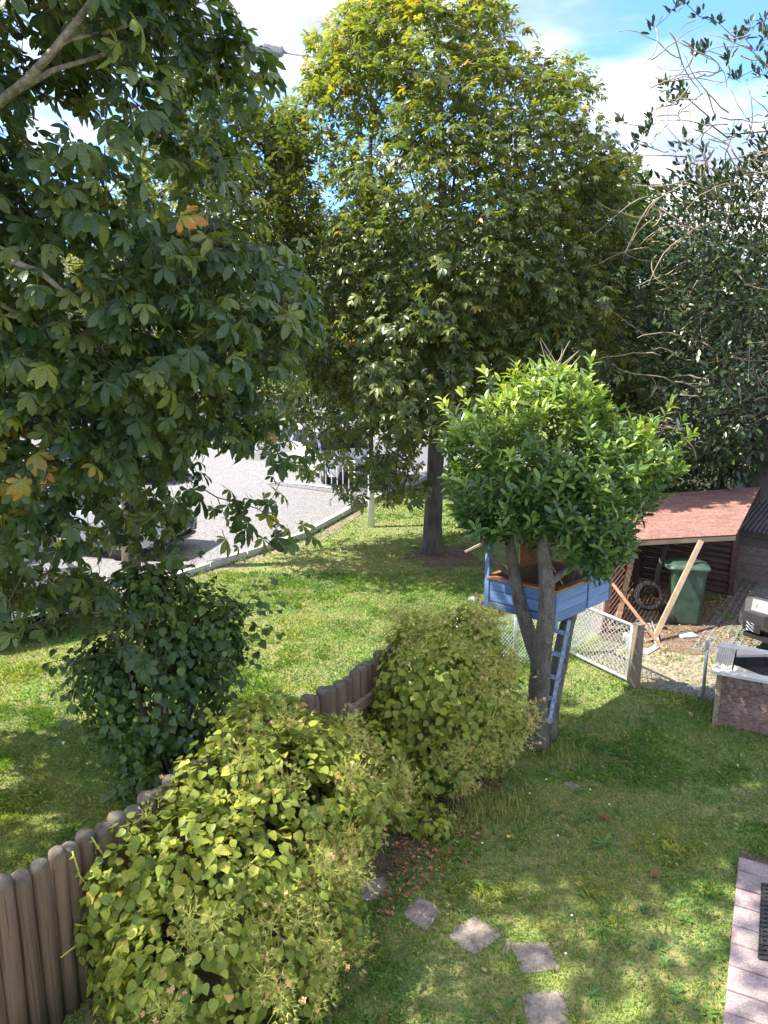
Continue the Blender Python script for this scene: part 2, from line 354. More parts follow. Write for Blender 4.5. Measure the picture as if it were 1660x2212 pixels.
pm('dry_twig', (.30, .25, .18), (.46, .40, .30), (12, 12, 12), .85)

# lawn soil: earth, moss and worn patches under the blades
m = pm('lawn_earth', (.10, .155, .040), (.20, .19, .078), (1.6, 1.6, 1.6), .95, .3, c3=(.145, .215, .05), fine=45)

# ------------------------------------------------------------------ the setting: ground sheets
def sheet(name, pts, z, mat, kind='structure', sub=1):
    b = MB(); b.add([(p[0], p[1], z) for p in pts], [tuple(range(len(pts)))])
    return tag(b.build(name, MAT[mat]), kind=kind)
sheet('lawn', [(-260, -40), (260, -40), (260, 330), (-260, 330)], 0, 'lawn_earth')
KERB = [(-9.5, 4.7), (-6.4, 9.55), (-4.77, 12.14), (-3.2, 14.6), (-1.85, 16.6), (-.75, 19.7), (.15, 21.6), (1.0, 23.4), (2.0, 26.0)]
sheet('gravel_yard', KERB+[(6, 34), (10, 60), (-80, 60), (-80, 4.7)], .004, 'gravel')
sheet('asphalt_road', [(-5.2, 28.3), (2.6, 27.0), (22, 30), (40, 42), (40, 47), (14, 36), (-5, 33)], .008, 'asphalt')
def irregular(pts, amp=.12, n=6, s=3):
    out = []
    for i, p in enumerate(pts):
        q = pts[(i+1) % len(pts)]
        for k in range(n):
            t = k/n; x = p[0]+(q[0]-p[0])*t; y = p[1]+(q[1]-p[1])*t
            out.append((x+amp*(vnoise(x*3, y*3, s)-.5)*2, y+amp*(vnoise(x*3, y*3, s+5)-.5)*2))
    return out
sheet('gravel_path', irregular([(2.75, 10.1), (3.25, 9.05), (3.75, 8.75), (6.2, 8.3), (7.5, 9.2), (6.0, 10.4), (4.6, 10.75), (3.5, 11.0)]), .008, 'gravel_tan')
sheet('stone_border', irregular([(3.35, 9.0), (3.7, 8.75), (4.15, 8.7), (4.15, 9.1), (3.7, 9.2)], .06), .012, 'grey_stones')
sheet('mulch_ground', irregular([(3.2, 10.75), (4.0, 10.2), (4.9, 10.1), (6.1, 12.4), (5.4, 13.4), (4.2, 13.8), (3.3, 12.6)], .1), .012, 'mulch')  # mulch, carried forward so its dark colour stands for tree shade on the gravel
sheet('soil_bed', irregular([(-1.6, 3.3), (-.6, 3.9), (-.35, 4.5), (-.2, 5.2), (.25, 5.75), (.8, 6.25), (1.1, 7.1), (.5, 7.9), (-.4, 6.9), (-2.0, 4.3)], .12), .005, 'soil')
sheet('tree_base_soil', irregular([(.4, 14.9), (1.2, 14.3), (2.0, 14.8), (1.9, 15.9), (.9, 16.0)], .3), .005, 'soil')
sheet('kerb_edge_soil', [(k[0]+.14, k[1]-.09) for k in KERB[:6]]+[(k[0]+.34+.1*math.sin(i*2), k[1]-.22) for i, k in list(enumerate(KERB[:6]))[::-1]], .006, 'gravel_tan')
# background rise so that the lawn does not end in a bare line
b = MB()
xs = np.linspace(-150, 150, 31)
b.add([(x, 62+6*math.sin(x*.05), -.2) for x in xs]+[(x, 95, 5+2*vnoise(x*.05, 0, 3)) for x in xs]+[(x, 160, 9+4*vnoise(x*.04, 2, 4)) for x in xs],
      [(r_*31+i, r_*31+i+1, (r_+1)*31+i+1, (r_+1)*31+i) for r_ in range(2) for i in range(30)])
tag(b.build('hill', MAT['lawn_earth']), kind='structure')

# kerb stones along the gravel yard
kerb = tag(bpy.data.objects.new('kerb', None), kind='structure'); col.objects.link(kerb)
def polyline_points(pts, step):
    out = []; carry = 0.0
    for a, c in zip(pts[:-1], pts[1:]):
        a, c = Vector(a), Vector(c); L = (c-a).length; t = carry
        while t < L: out.append((a+(c-a)*(t/L), (c-a).normalized())); t += step
        carry = t-L
    return out
kp = polyline_points(KERB[1:], 1.02)
for i, (p, d) in enumerate(kp):
    b = MB(); X = Vector((d.x, d.y, 0)); Y = Vector((-d.y, d.x, 0)); tilt = random.uniform(-.012, .012)
    b.box((p.x+Y.x*tilt, p.y+Y.y*tilt, .065), (.985, .13, .15+random.uniform(-.01, .012)), (X, Y, Vector((0, 0, 1))))
    o = b.build('kerbstone', MAT['concrete'], kerb, bevel=.012)

# right-hand paved path: every paver a piece
path = tag(bpy.data.objects.new('garden_path', None), kind='structure'); col.objects.link(path)
e0, e1 = Vector((1.81, 3.4, 0)), Vector((3.10, 5.93, 0)); pdv = (e1-e0).normalized(); pnv = Vector((pdv.y, -pdv.x, 0))
b = MB(); b.box(e0+pdv*1.3+pnv*1.2+Vector((0, 0, -.03)), (2.38, 3.0, .07), (pnv, pdv, Vector((0, 0, 1)))); b.build('joint_sand', MAT['soil'], path)
for c_ in range(9):
    w = .30 if c_ == 0 else .26
    x0 = 0 if c_ == 0 else .315+(c_-1)*.272
    pos = -.4+(0 if c_ % 2 == 0 else .11)
    while pos < 2.75:
        L = random.choice((.165, .20, .23)) if c_ else random.choice((.2, .215, .23))
        if pos+L > 2.72+.12*math.sin(c_*1.7) and c_ != 1: break
        if c_ == 0 and pos > 2.45: L = .14
        b = MB(); cc = e0+pdv*(pos+L/2)+pnv*(x0+w/2)
        a_ = random.uniform(-.02, .02)
        X = (pnv*math.cos(a_)+pdv*math.sin(a_)); Y = (pdv*math.cos(a_)-pnv*math.sin(a_))
        Zt = (Vector((0, 0, 1))+X*random.uniform(-.015, .015)+Y*random.uniform(-.015, .015)).normalized()
        b.box(cc+Vector((0, 0, .012+random.uniform(-.004, .006))), (w-.012, L-.012, .06), (X, Y, Zt))
        b.build('paver', MAT['paver'], path, bevel=.008)
        pos += L

# concrete grid pavers beside the shed
gpv = tag(bpy.data.objects.new('grid_paving', None), kind='structure'); col.objects.link(gpv)
def grid_paver_mesh():
    b = MB()
    for i in range(5): b.box((-.2+.1*i, 0, .03), (.03, .6, .06))
    for j in range(7):
        for i in range(4): b.box((-.15+.1*i, -.285+.095*j, .029), (.071, .028, .055))
    return b.mesh('grid_paver', MAT['paver_concrete'])
gpm = grid_paver_mesh()
for i in range(7):
    for j in range(7):
        c = Vector((4.75, 10.45, .0))+Vector((.835, -.55, 0))*(.43*i)+Vector((.55, .835, 0))*(.62*j)
        if c.y > 13.7 or c.x > 7.4: continue
        o = link('grid_paver', gpm, gpv); o.location = (c.x, c.y, -.038+random.uniform(-.004, .004)); o.rotation_euler = (0, 0, math.atan2(-.55, .835)+random.uniform(-.01, .01))

# ------------------------------------------------------------------ leaves and trees
def strip_leaf(L, prof, fold=.25, droop=.25, curl=0.0):
    """one blade along +Y: list of (t, halfwidth) -> verts, tris, leaf-local coords"""
    v = []; lc = []; n = len(prof)
    for t, w in prof:
        z = -droop*L*t*t
        if w == 0: v.append((0, t*L, z)); lc.append((0, t, 0))
        else:
            e = fold*w*L
            v += [(-w*L, t*L-.02*L, z+e+curl*L*math.sin(t*9)), (0, t*L, z), (w*L, t*L-.02*L, z+e-curl*L*math.sin(t*9))]
            lc += [(-w, t, 0), (0, t, 0), (w, t, 0)]
    f = []; i = 0; rows = []
    for t, w in prof:
        k = 1 if w == 0 else 3; rows.append(list(range(i, i+k))); i += k
    for a, c in zip(rows[:-1], rows[1:]):
        if len(a) == 1 and len(c) == 3: f += [(a[0], c[1], c[0]), (a[0], c[2], c[1])]
        elif len(a) == 3 and len(c) == 1: f += [(a[0], a[1], c[0]), (a[1], a[2], c[0])]
        else:
            for k in (0, 1): f += [(a[k], a[k+1], c[k+1]), (a[k], c[k+1], c[k])]
    return np.array(v, float), np.array(f, int), np.array(lc, float)
def petiole(L, w, dz=0.0):
    v = np.array([(-w, 0, 0), (w, 0, 0), (0, -L, -dz), (0, -L*.5, -dz*.3-w*1.6)], float)
    return v, np.array([(0, 1, 3), (0, 3, 2), (1, 2, 3), (0, 2, 1)], int), np.tile([[0.5, .5, 1.0]], (4, 1))
def combine(parts):
    V, F, C, n = [], [], [], 0
    for v, f, c in parts: V.append(v); F.append(f+n); C.append(c); n += len(v)
    return np.vstack(V), np.vstack(F), np.vstack(C)
def rotz(v, a):
    c, s = math.cos(a), math.sin(a); M = np.array([[c, -s, 0], [s, c, 0], [0, 0, 1]]); return v @ M.T
CH_HI = [(0, 0), (.30, .11), (.62, .235), (.85, .20), (1, 0)]
CH_LO = [(0, 0), (.66, .22), (1, 0)]
def chestnut_template(prof, seed, pet=True):
    r_ = random.Random(seed); parts = []
    spec = [(0, 1), (45, .93), (-45, .93), (92, .68), (-92, .68)]
    if seed % 2 == 0: spec += [(138, .42), (-138, .42)]
    for ang, l in spec:
        v, f, c = strip_leaf(l*.20*r_.uniform(.9, 1.08), prof, fold=r_.uniform(-.15, .5), droop=r_.uniform(.1, 1.0), curl=r_.uniform(-.035, .035))
        tip = r_.uniform(-.25, .25); ct, st = math.cos(tip), math.sin(tip)
        v = v @ np.array([[ct, 0, -st], [0, 1, 0], [st, 0, ct]])
        parts.append((rotz(v, R(ang+r_.uniform(-9, 9))), f, c))
    if pet: parts.append(petiole(.15, .0028, -.03))
    return combine(parts)
OV = [(0, 0), (.06, .30), (.28, .44), (.55, .40), (.80, .21), (1, 0)]
def ovate_template(seed, pet=.35, prof=OV):
    r_ = random.Random(seed)
    p = [strip_leaf(1, prof, fold=r_.uniform(.05, .35), droop=r_.uniform(.0, .3), curl=r_.uniform(-.03, .03))]
    if pet: p.append(petiole(pet, .016, -.02))
    return combine(p)
LA = [(0, 0), (.16, .10), (.5, .18), (.84, .13), (1, 0)]
PAL = [(0, 0), (.5, .26), (1, 0)]

def frames(Y, Z):
    Y = Y/np.linalg.norm(Y, axis=1, keepdims=True)
    X = np.cross(Y, Z); X /= np.linalg.norm(X, axis=1, keepdims=True)+1e-9
    Z = np.cross(X, Y)
    return np.stack([X, Y, Z], axis=2)
def foliage(root, templates, P, Yd, Zd, S, tint, mat, name='crown', n_parts=300, leaf_name='leaf', mask_depth=None):
    """the leaves that show largest become parts of their own, the rest one stuff part"""
    inv = inv_of(root) if root else Matrix.Identity(4)
    M = frames(Yd, Zd); N = len(P)
    which = rng.integers(0, len(templates), N)
    u, v, dz = proj(P)
    seen = (u > 5) & (u < 1655) & (v > 5) & (v < 2207) & (dz > .5)
    sc = np.where(seen, S/np.maximum(dz, .5), 0)
    # front-most: bin the picture coarsely and prefer the nearest in each bin
    single = np.zeros(N, bool)
    if n_parts:
        order = np.argsort(dz); cnt = {}
        g = 26
        for i in order:
            if not seen[i]: continue
            k = (int(u[i]//g), int(v[i]//g)); cnt[k] = cnt.get(k, 0)+1
            if cnt[k] > 1: sc[i] *= .25**(cnt[k]-1)
        pick = np.argsort(-sc)[:n_parts]; single[pick[sc[pick] > 0]] = True
    V, F, T, C = [], [], [], []; n = 0
    for k, (tv, tf, tcx) in enumerate(templates):
        idx = np.where((which == k) & ~single)[0]
        if len(idx) == 0: continue
        vv = np.einsum('nij,vj->nvi', M[idx], tv)*S[idx, None, None]+P[idx, None, :]
        nv = len(tv)
        F.append((tf[None]+(np.arange(len(idx))*nv)[:, None, None]).reshape(-1, 3)+n)
        V.append(vv.reshape(-1, 3)); T.append(np.repeat(tint[idx], nv)); C.append(np.tile(tcx, (len(idx), 1))); n += len(idx)*nv
    im = np.array(inv); V = np.vstack(V); V = V @ im[:3, :3].T+im[:3, 3]
    me = np_mesh(name, V, np.vstack(F), mat, np.concatenate(T), np.vstack(C))
    o = link(name, me, root); o['kind'] = 'stuff'
    cache = {}
    for i in np.where(single)[0]:
        q = int(np.clip(tint[i]*12, 0, 11)); key = (which[i], q)
        if key not in cache:
            tv, tf, tcx = templates[which[i]]
            cache[key] = np_mesh(leaf_name, tv, tf, mat, np.full(len(tv), (q+.5)/12), tcx)
        lo = link(leaf_name, cache[key], root)
        W = Matrix([[*(M[i][r_]*S[i]), P[i][r_]] for r_ in range(3)]+[[0, 0, 0, 1]])
        lo.matrix_local = inv @ W
    return o

class Skeleton:
    def __init__(s, path):
        s.p = [np.array(q, float) for q in path]; s.par = [-1]+list(range(len(path)-1)); s.n0 = len(path)
    def grow(s, targets, step=.35, up=.15, bend=.12, minlevel=0, zpen=.5):
        t = np.asarray(targets, float); ax = np.array(s.p[:s.n0])
        d = np.min(np.linalg.norm(t[:, None]-ax[None], axis=2), axis=1)
        for i in np.argsort(d):
            A = np.array(s.p); dv = t[i]-A; L = np.linalg.norm(dv, axis=1)
            cost = L+zpen*np.maximum(0, -dv[:, 2]); cost[:minlevel] += 50
            k = int(np.argmin(cost)); n = max(1, int(round(L[k]/step))); a = A[k]; prev = k
            off = rng.normal(0, bend, 3)*min(1, L[k]); off[2] += up*L[k]
            for j in range(1, n+1):
                f = j/n; q = a+dv[k]*f+off*math.sin(math.pi*f)*.8+(rng.normal(0, .03, 3) if j < n else 0)
                s.p.append(q); s.par.append(prev); prev = len(s.p)-1
    def radii(s, tip, expo=2.3, mx=9):
        n = len(s.p); acc = np.zeros(n); kids = np.zeros(n, int)
        for i in range(n): 
            if s.par[i] >= 0: kids[s.par[i]] += 1
        for i in range(n-1, -1, -1):
            if kids[i] == 0: acc[i] = tip**expo
            if s.par[i] >= 0: acc[s.par[i]] += acc[i]
        return np.minimum(acc**(1/expo), mx)
    def limbs(s, root, rad, mat, sides=5, max_parts=40):
        own = list(range(s.n0)); lab = {}
        for i in range(s.n0, len(s.p)):
            lab[i] = i if s.par[i] < s.n0 else lab[s.par[i]]
        groups = {}
        for i in range(s.n0, len(s.p)): groups.setdefault(lab[i], []).append(i)
        big = sorted(groups.values(), key=len, reverse=True)
        for gi, g in enumerate(big[:max_parts]+([sum(big[max_parts:], [])] if len(big) > max_parts else [])):
            b = MB(); b.smooth = True
            for i in g:
                a, c = s.p[s.par[i]], s.p[i]; r1 = rad[i]; r0 = min(rad[s.par[i]], r1*1.35)
                b.tube([a, c], [r0, r1], sides if r1 > .012 else 3, cap=False)
            b.build('limb' if gi < max_parts else 'twigs', mat, root)

def in_poly(u, v, poly):
    inside = np.zeros(len(u), bool); n = len(poly)
    for i in range(n):
        x0, y0 = poly[i]; x1, y1 = poly[(i+1) % n]
        c = ((y0 > v) != (y1 > v)) & (u < (x1-x0)*(v-y0)/(y1-y0+1e-9)+x0)
        inside ^= c
    return inside
def edge_dist(u, v, poly):
    d = np.full(len(u), 1e9); n = len(poly)
    for i in range(n):
        a = np.array(poly[i], float); c = np.array(poly[(i+1) % n], float); e = c-a
        t = np.clip(((u-a[0])*e[0]+(v-a[1])*e[1])/(e@e+1e-9), 0, 1)
        d = np.minimum(d, np.hypot(u-a[0]-t*e[0], v-a[1]-t*e[1]))
    return d
def crown_points(poly, yc, ry, n, scale=250, shell=.5):
    """points in a crown whose side view has this outline; thickness grows away from the outline"""
    lo = np.min(poly, 0); hi = np.max(poly, 0); out = []
    while len(out) < n:
        u = rng.uniform(lo[0], hi[0], 4*n); v = rng.uniform(lo[1], hi[1], 4*n)
        k = in_poly(u, v, poly); u, v = u[k], v[k]
        e = np.sqrt(np.clip(edge_dist(u, v, poly)/scale, 0, 1))
        s_ = rng.uniform(-1, 1, len(u)); s_ = np.sign(s_)*np.abs(s_)**shell
        yy = yc(u, v) if callable(yc) else yc
        y = yy+ry*e*s_
        for a, c, d in zip(u, v, np.broadcast_to(y, u.shape)): out.append(at(a, c, d))
    return np.array([tuple(p) for p in out[:n]])
def unit(a): return a/(np.linalg.norm(a, axis=1, keepdims=True)+1e-9)
def rnd(n, s=1.0): return rng.normal(0, s, (n, 3))

def leaves_around(T, n_each, r, centre, flat=.6):
    n = len(T)*n_each; base = np.repeat(T, n_each, axis=0)
    off = rnd(n, 1); off = unit(off)*(rng.uniform(.15, 1, (n, 1))**.6)*r; off[:, 2] *= flat
    P = base+off
    outw = unit(P-centre); Yd = unit(off)*.7+outw*.7+rnd(n, .35); Yd[:, 2] -= .45
    Zd = outw*.45+np.array([0, 0, 1.0])+rnd(n, .35)
    return P, Yd, Zd

def trunk_mesh(root, pts, rad, mat, name='trunk', sides=14, rough=.06, flare=0):
    b = MB(); b.smooth = True
    P = [Vector(p) for p in pts]; fine = []; fr = []
    for i in range(len(P)-1):
        for k in range(6):
            f = k/6; fine.append(P[i].lerp(P[i+1], f)); fr.append(rad[i]*(1-f)+rad[i+1]*f)
    fine.append(P[-1]); fr.append(rad[-1])
    b.tube(fine, fr, sides)
    n = sides
    for i in range(len(fine)):
        for k in range(n):
            v = Vector(b.v[i*n+k]); d = v-fine[i]
            g = 1+rough*(2*vnoise(k*1.3, v.z*5, 11)-1)+flare*math.exp(-max(0, v.z)/.14)*(.55+.45*math.sin(k*2*math.pi/n*5+1))
            b.v[i*n+k] = tuple(fine[i]+d*g)
    return b.build(name, mat, root)

# ---- left chestnut (trunk outside the picture on the left)
t = thing('chestnut_tree', 'large dark leaved chestnut with rusty leaf tips filling the left side of the picture', 'tree', (-4.75, 6.5, 0))
tp = [(-4.75, 6.5, -.1), (-4.7, 6.45, 1.5), (-4.8, 6.4, 3), (-4.9, 6.35, 4.4), (-5.0, 6.2, 6.0), (-5.1, 6.1, 7.6), (-5.2, 6.0, 9.2)]
trunk_mesh(t, tp, [.26, .23, .21, .19, .15, .10, .05], MAT['bark'], flare=.25)
L_POLY = [(-500, -330), (120, -360), (400, -260), (470, -140), (488, -10), (480, 90), (505, 160), (490, 225), (470, 300), (495, 420), (510, 505), (590, 530), (640, 600), (655, 690),
          (640, 770), (590, 860), (600, 930), (510, 970), (430, 990), (390, 1080), (370, 1170), (300, 1250), (240, 1280), (160, 1310), (60, 1345), (-150, 1330), (-500, 1200)]
def yl(u, v): return np.where(v < 450, 6.15, 6.15+(v-450)/900*1.2)
T1 = crown_points(L_POLY, yl, 1.15, 1250, scale=230)
T1 = T1[~((T1[:, 0] > -4) & (fbm(T1[:, 0]*1.1+T1[:, 1], T1[:, 2]*1.3, 31) > np.where(T1[:, 2] > 5.0, .66, .72)))]
T1 = T1[~((T1[:, 0] > -4) & (fbm(T1[:, 0]*2.7+T1[:, 1]*.6, T1[:, 2]*3.0, 77) > np.where(T1[:, 2] > 6.0, .64, np.where(T1[:, 2] < 3.6, .68, .62))))]
# the part of the crown outside the picture, which shades the near lawn
off = unit(rnd(400))*np.array([3.4, 3.1, 3.3])*(rng.uniform(.5, 1, (400, 1))**.5)+np.array([-6.0, 5.0, 8.0])
uu, vv, dd = proj(off); off = off[~((dd > 0) & (uu > -60) & (uu < 1720) & (vv > -60))]
off = off[(off[:, 2] > 3.5)]
# low hanging sprays over the gravel
spray = np.array([tuple(at(u, v, y)) for u, v, y in ((470, 1075, 7.0), (510, 1085, 6.9), (560, 1100, 6.8), (600, 1130, 6.7), (630, 1160, 6.7), (545, 1160, 6.8), (500, 1150, 6.9), (590, 1075, 7.2), (620, 1010, 7.3), (655, 995, 7.4), (600, 940, 7.2),
                                                    (40, 1370, 6.2), (90, 1340, 6.3), (20, 1300, 6.1), (330, 1330, 6.3), (300, 1410, 6.3), (270, 1380, 6.4), (260, 1300, 6.5), (220, 1290, 6.4), (560, 165, 6.0), (568, 145, 6.1), (530, 60, 6.0))])
spray = np.vstack([spray, np.array([tuple(at(random.uniform(370, 640), random.uniform(840, 985), random.uniform(6.8, 7.8))) for _ in range(34)])])
TT = np.vstack([T1, off, spray])
sk = Skeleton(tp); sk.grow(TT, step=.38, up=.10, bend=.12, minlevel=2, zpen=.15)
rad = sk.radii(.0042, 2.25, .17); sk.limbs(t, rad, MAT['bark_twig'])
for pts, rr_ in (([(-330, 420, 6.0), (-140, 330, 5.5), (0, 222, 5.2), (62, 172, 5.1), (125, 100, 5.0), (166, 48, 5.0), (200, 0, 5.1), (240, -70, 5.3)], [.045, .036, .030, .027, .024, .021, .017, .010]),
                 ([(125, 100, 5.0), (150, 85, 5.05), (230, 70, 5.2), (330, 40, 5.5)], [.018, .015, .012, .007]), ([(40, 195, 5.12), (120, 150, 5.2), (230, 118, 5.4), (330, 128, 5.7), (420, 120, 5.9)], [.018, .016, .013, .010, .006]),
                 ([(-200, 560, 5.8), (-20, 545, 5.3), (90, 590, 5.15), (150, 640, 5.2), (260, 668, 5.5)], [.028, .024, .019, .015, .008]), ([(-200, 700, 6), (0, 655, 5.4), (60, 690, 5.5), (170, 760, 5.8)], [.022, .017, .013, .007])):
    trunk_mesh(t, [at(*q) for q in pts], rr_, MAT['bark_bough'], 'bough', 9, .1)
c0 = np.array([-4.4, 6.4, 6.0])
P1, Y1, Z1 = leaves_around(T1, 9, .32, c0); P2, Y2, Z2 = leaves_around(off, 9, .55, c0); P3, Y3, Z3 = leaves_around(spray, 4, .22, c0)
P = np.vstack([P1, P2, P3]); Yd = np.vstack([Y1, Y2, Y3]); Zd = np.vstack([Z1, Z2, Z3])
n = len(P); ti = np.clip(rng.beta(1.5, 2.0, n)*.74, 0, 1)
ex = rng.random(n); ti = np.where(ex > .95, rng.uniform(.74, .84, n), ti); ti = np.where(ex > .9985, rng.uniform(.88, .93, n), ti)
uu, vv, dd = proj(P)
for (a, c, rr, pr) in ((395, 470, 35, .35), (470, 330, 30, .2), (30, 1080, 60, .35), (190, 990, 30, .4), (90, 1000, 50, .25), (20, 950, 40, .35), (560, 380, 40, .2)):
    k = (np.hypot(uu-a, vv-c) < rr) & (rng.random(n) < pr); ti[k] = rng.uniform(.80, .97, k.sum())
CHT = [chestnut_template(CH_HI, s) for s in range(8)]
foliage(t, CHT, P, Yd, Zd, rng.uniform(.42, .82, n), ti, chest_leaf)

# ---- centre chestnut
t = thing('chestnut_tree', 'tall broad chestnut tree standing on the lawn with a straight grey trunk', 'tree', (1.01, 15.5, 0))
tp = [(1.0, 15.5, -.1), (1.02, 15.5, .9), (1.05, 15.5, 2.0), (1.1, 15.5, 3.2), (1.15, 15.5, 4.4), (1.18, 15.45, 5.6), (1.12, 15.5, 6.8), (1.05, 15.5, 8.2), (1.0, 15.5, 9.6)]
trunk_mesh(t, tp, [.22, .185, .17, .16, .14, .115, .085, .06, .03], MAT['bark'], flare=.55)
C_POLY = [(705, 40), (760, 20), (800, -60), (950, -110), (1060, -30), (1110, 40), (1130, 95), (1180, 115), (1240, 130), (1285, 210), (1305, 255), (1300, 300), (1360, 300), (1385, 340), (1350, 420), (1375, 520),
          (1370, 640), (1340, 760), (1300, 850), (1160, 880), (1050, 860), (1010, 905), (940, 930), (880, 920), (820, 890), (720, 880), (650, 820), (600, 700), (575, 560), (560, 420), (600, 340), (585, 240), (650, 210), (690, 140), (655, 75)]
T1 = crown_points([(935+(u-935)*.985, 450+(v-450)*.975) for u, v in C_POLY], 15.3, 2.7, 1750, scale=230, shell=.6)
dens = fbm(T1[:, 0]*.75+4, T1[:, 2]*.8+T1[:, 1]*.5, 5); T1 = T1[dens < .66]
low = np.array([tuple(at(u, v, y)) for u, v, y in [(random.uniform(760, 850), random.uniform(380, 900), random.uniform(13.4, 17)) for _ in range(46)]+[(random.uniform(640, 900), random.uniform(880, 1020), random.uniform(13.2, 15.5)) for _ in range(42)]
                + [(random.uniform(730, 900), random.uniform(1000, 1075), random.uniform(13.6, 15.2)) for _ in range(18)]
                + [(random.uniform(800, 1030), random.uniform(640, 930), random.uniform(12.4, 13.6)) for _ in range(60)]
                + [(random.uniform(1020, 1330), random.uniform(560, 800), random.uniform(12.9, 14)) for _ in range(30)]])
TT = np.vstack([T1, low])
sk = Skeleton(tp); sk.grow(TT, step=.45, up=.08, bend=.14, minlevel=3, zpen=.1)
rad = sk.radii(.0065, 2.3, .11); sk.limbs(t, rad, MAT['bark_twig'])
c0 = np.array([1.05, 15.5, 5.0])
P, Yd, Zd = leaves_around(TT, 10, .38, c0)
n = len(P); ti = rng.beta(2, 2.2, n)*.75
ex = rng.random(n); ti = np.where(ex > .95, rng.uniform(.75, .90, n), ti); ti = np.where(ex > .995, rng.uniform(.93, 1, n), ti)
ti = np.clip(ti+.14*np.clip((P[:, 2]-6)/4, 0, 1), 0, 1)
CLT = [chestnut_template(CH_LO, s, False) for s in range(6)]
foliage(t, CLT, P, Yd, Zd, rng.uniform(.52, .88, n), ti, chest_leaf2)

# ---- background trees: palmate sprays of small leaves
def spray_template(seed, k=6):
    r_ = random.Random(seed); parts = []
    for i in range(k):
        v, f, c = strip_leaf(r_.uniform(.10, .17), PAL, fold=r_.uniform(0, .5), droop=r_.uniform(0, .6))
        v = rotz(v, r_.uniform(0, 6.28)); v += np.array([r_.uniform(-.14, .14), r_.uniform(-.14, .14), r_.uniform(-.10, .10)])
        ax = r_.uniform(-.8, .8); c_, s_ = math.cos(ax), math.sin(ax); v = v @ np.array([[1, 0, 0], [0, c_, s_], [0, -s_, c_]])
        parts.append((v, f, c))
    return combine(parts)
SPR = [spray_template(s) for s in range(6)]
def bgtree(name, label, cat, base, h0, poly, yc, ry, ntw, per, rad_cl, size, tint, group=None, mat=bg_leaf, shell=.6, scale=200, rt=.2):
    t = thing(name, label, cat, base, 0, group); base = Vector(base)
    top = max(h0, 2)
    tp = [(base.x, base.y, -.2), (base.x+.1, base.y, top*.33), (base.x-.05, base.y, top*.66), (base.x, base.y, top)]
    trunk_mesh(t, tp, [rt, rt*.8, rt*.6, rt*.3], MAT['bark'], sides=8)
    T = crown_points(poly, yc, ry, ntw, scale=scale, shell=shell)
    T = T[T[:, 2] > .25]
    T = T[fbm(T[:, 0]*.8, T[:, 2]*.9+T[:, 1]*.3, 9) < .66]
    sk = Skeleton(tp); sk.grow(T[::2], step=.8, up=.08, bend=.12, minlevel=1, zpen=.1); rr = sk.radii(.008, 2.3, .14)
    sk.limbs(t, rr, MAT['bark_twig'], 4, 12)
    P, Yd, Zd = leaves_around(T, per, rad_cl, np.array([base.x, base.y, top*.7]), .8)
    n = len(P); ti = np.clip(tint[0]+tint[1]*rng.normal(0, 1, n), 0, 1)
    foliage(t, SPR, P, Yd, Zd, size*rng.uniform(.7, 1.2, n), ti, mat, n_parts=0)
    return t
bgtree('lime_tree', 'yellow green leafy tree showing behind the right edge of the dark left chestnut', 'tree', (-4.9, 14.3, 0), 5, [(250, 420), (330, 250), (400, 130), (470, 150), (560, 220), (610, 260), (650, 400), (660, 600), (650, 760), (600, 860), (480, 900), (300, 860)], 14.3, 2.0, 420, 9, .45, 1.05, (.58, .22), scale=150)
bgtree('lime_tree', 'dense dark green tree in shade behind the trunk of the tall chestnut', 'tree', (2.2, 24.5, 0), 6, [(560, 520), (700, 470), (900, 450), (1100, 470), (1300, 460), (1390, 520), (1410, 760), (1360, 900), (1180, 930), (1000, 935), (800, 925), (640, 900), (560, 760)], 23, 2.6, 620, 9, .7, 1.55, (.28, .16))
bgtree('lime_tree', 'olive green tree with brownish leaves between the tall chestnut and the holly', 'tree', (7.2, 21, 0), 6, [(1200, 420), (1310, 380), (1370, 400), (1420, 470), (1440, 620), (1450, 800), (1400, 900), (1250, 920), (1170, 800)], 20, 2.0, 320, 9, .6, 1.4, (.5, .2))
bgtree('dark_conifer', 'dark evergreen thicket filling the gap behind the tangled holly tree', 'tree', (11.5, 22, 0), 5, [(1370, 560), (1480, 500), (1600, 520), (1800, 500), (1850, 900), (1800, 1010), (1520, 1010), (1480, 930), (1400, 900)], 21, 1.8, 380, 9, .6, 1.4, (.18, .12))
bgtree('lime_tree', 'pale green tree far behind the parked cars at the left', 'tree', (-15, 36, 0), 8, [(-200, 560), (50, 500), (250, 540), (420, 520), (520, 640), (540, 780), (380, 820), (100, 830), (-200, 830)], 36, 3.0, 330, 8, 1.1, 2.4, (.65, .2))
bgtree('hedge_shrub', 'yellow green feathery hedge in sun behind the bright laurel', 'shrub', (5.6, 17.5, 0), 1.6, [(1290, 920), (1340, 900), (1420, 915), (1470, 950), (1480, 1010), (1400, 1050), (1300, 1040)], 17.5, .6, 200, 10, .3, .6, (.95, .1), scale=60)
bgtree('hedge_shrub', 'low dark green shrubs in shade behind the red roofed shelter', 'shrub', (7.0, 15.6, 0), 1.2, [(1370, 1010), (1450, 960), (1560, 975), (1650, 1010), (1700, 1060), (1640, 1110), (1400, 1110)], 15.4, .5, 220, 9, .3, .6, (.2, .12), scale=50)
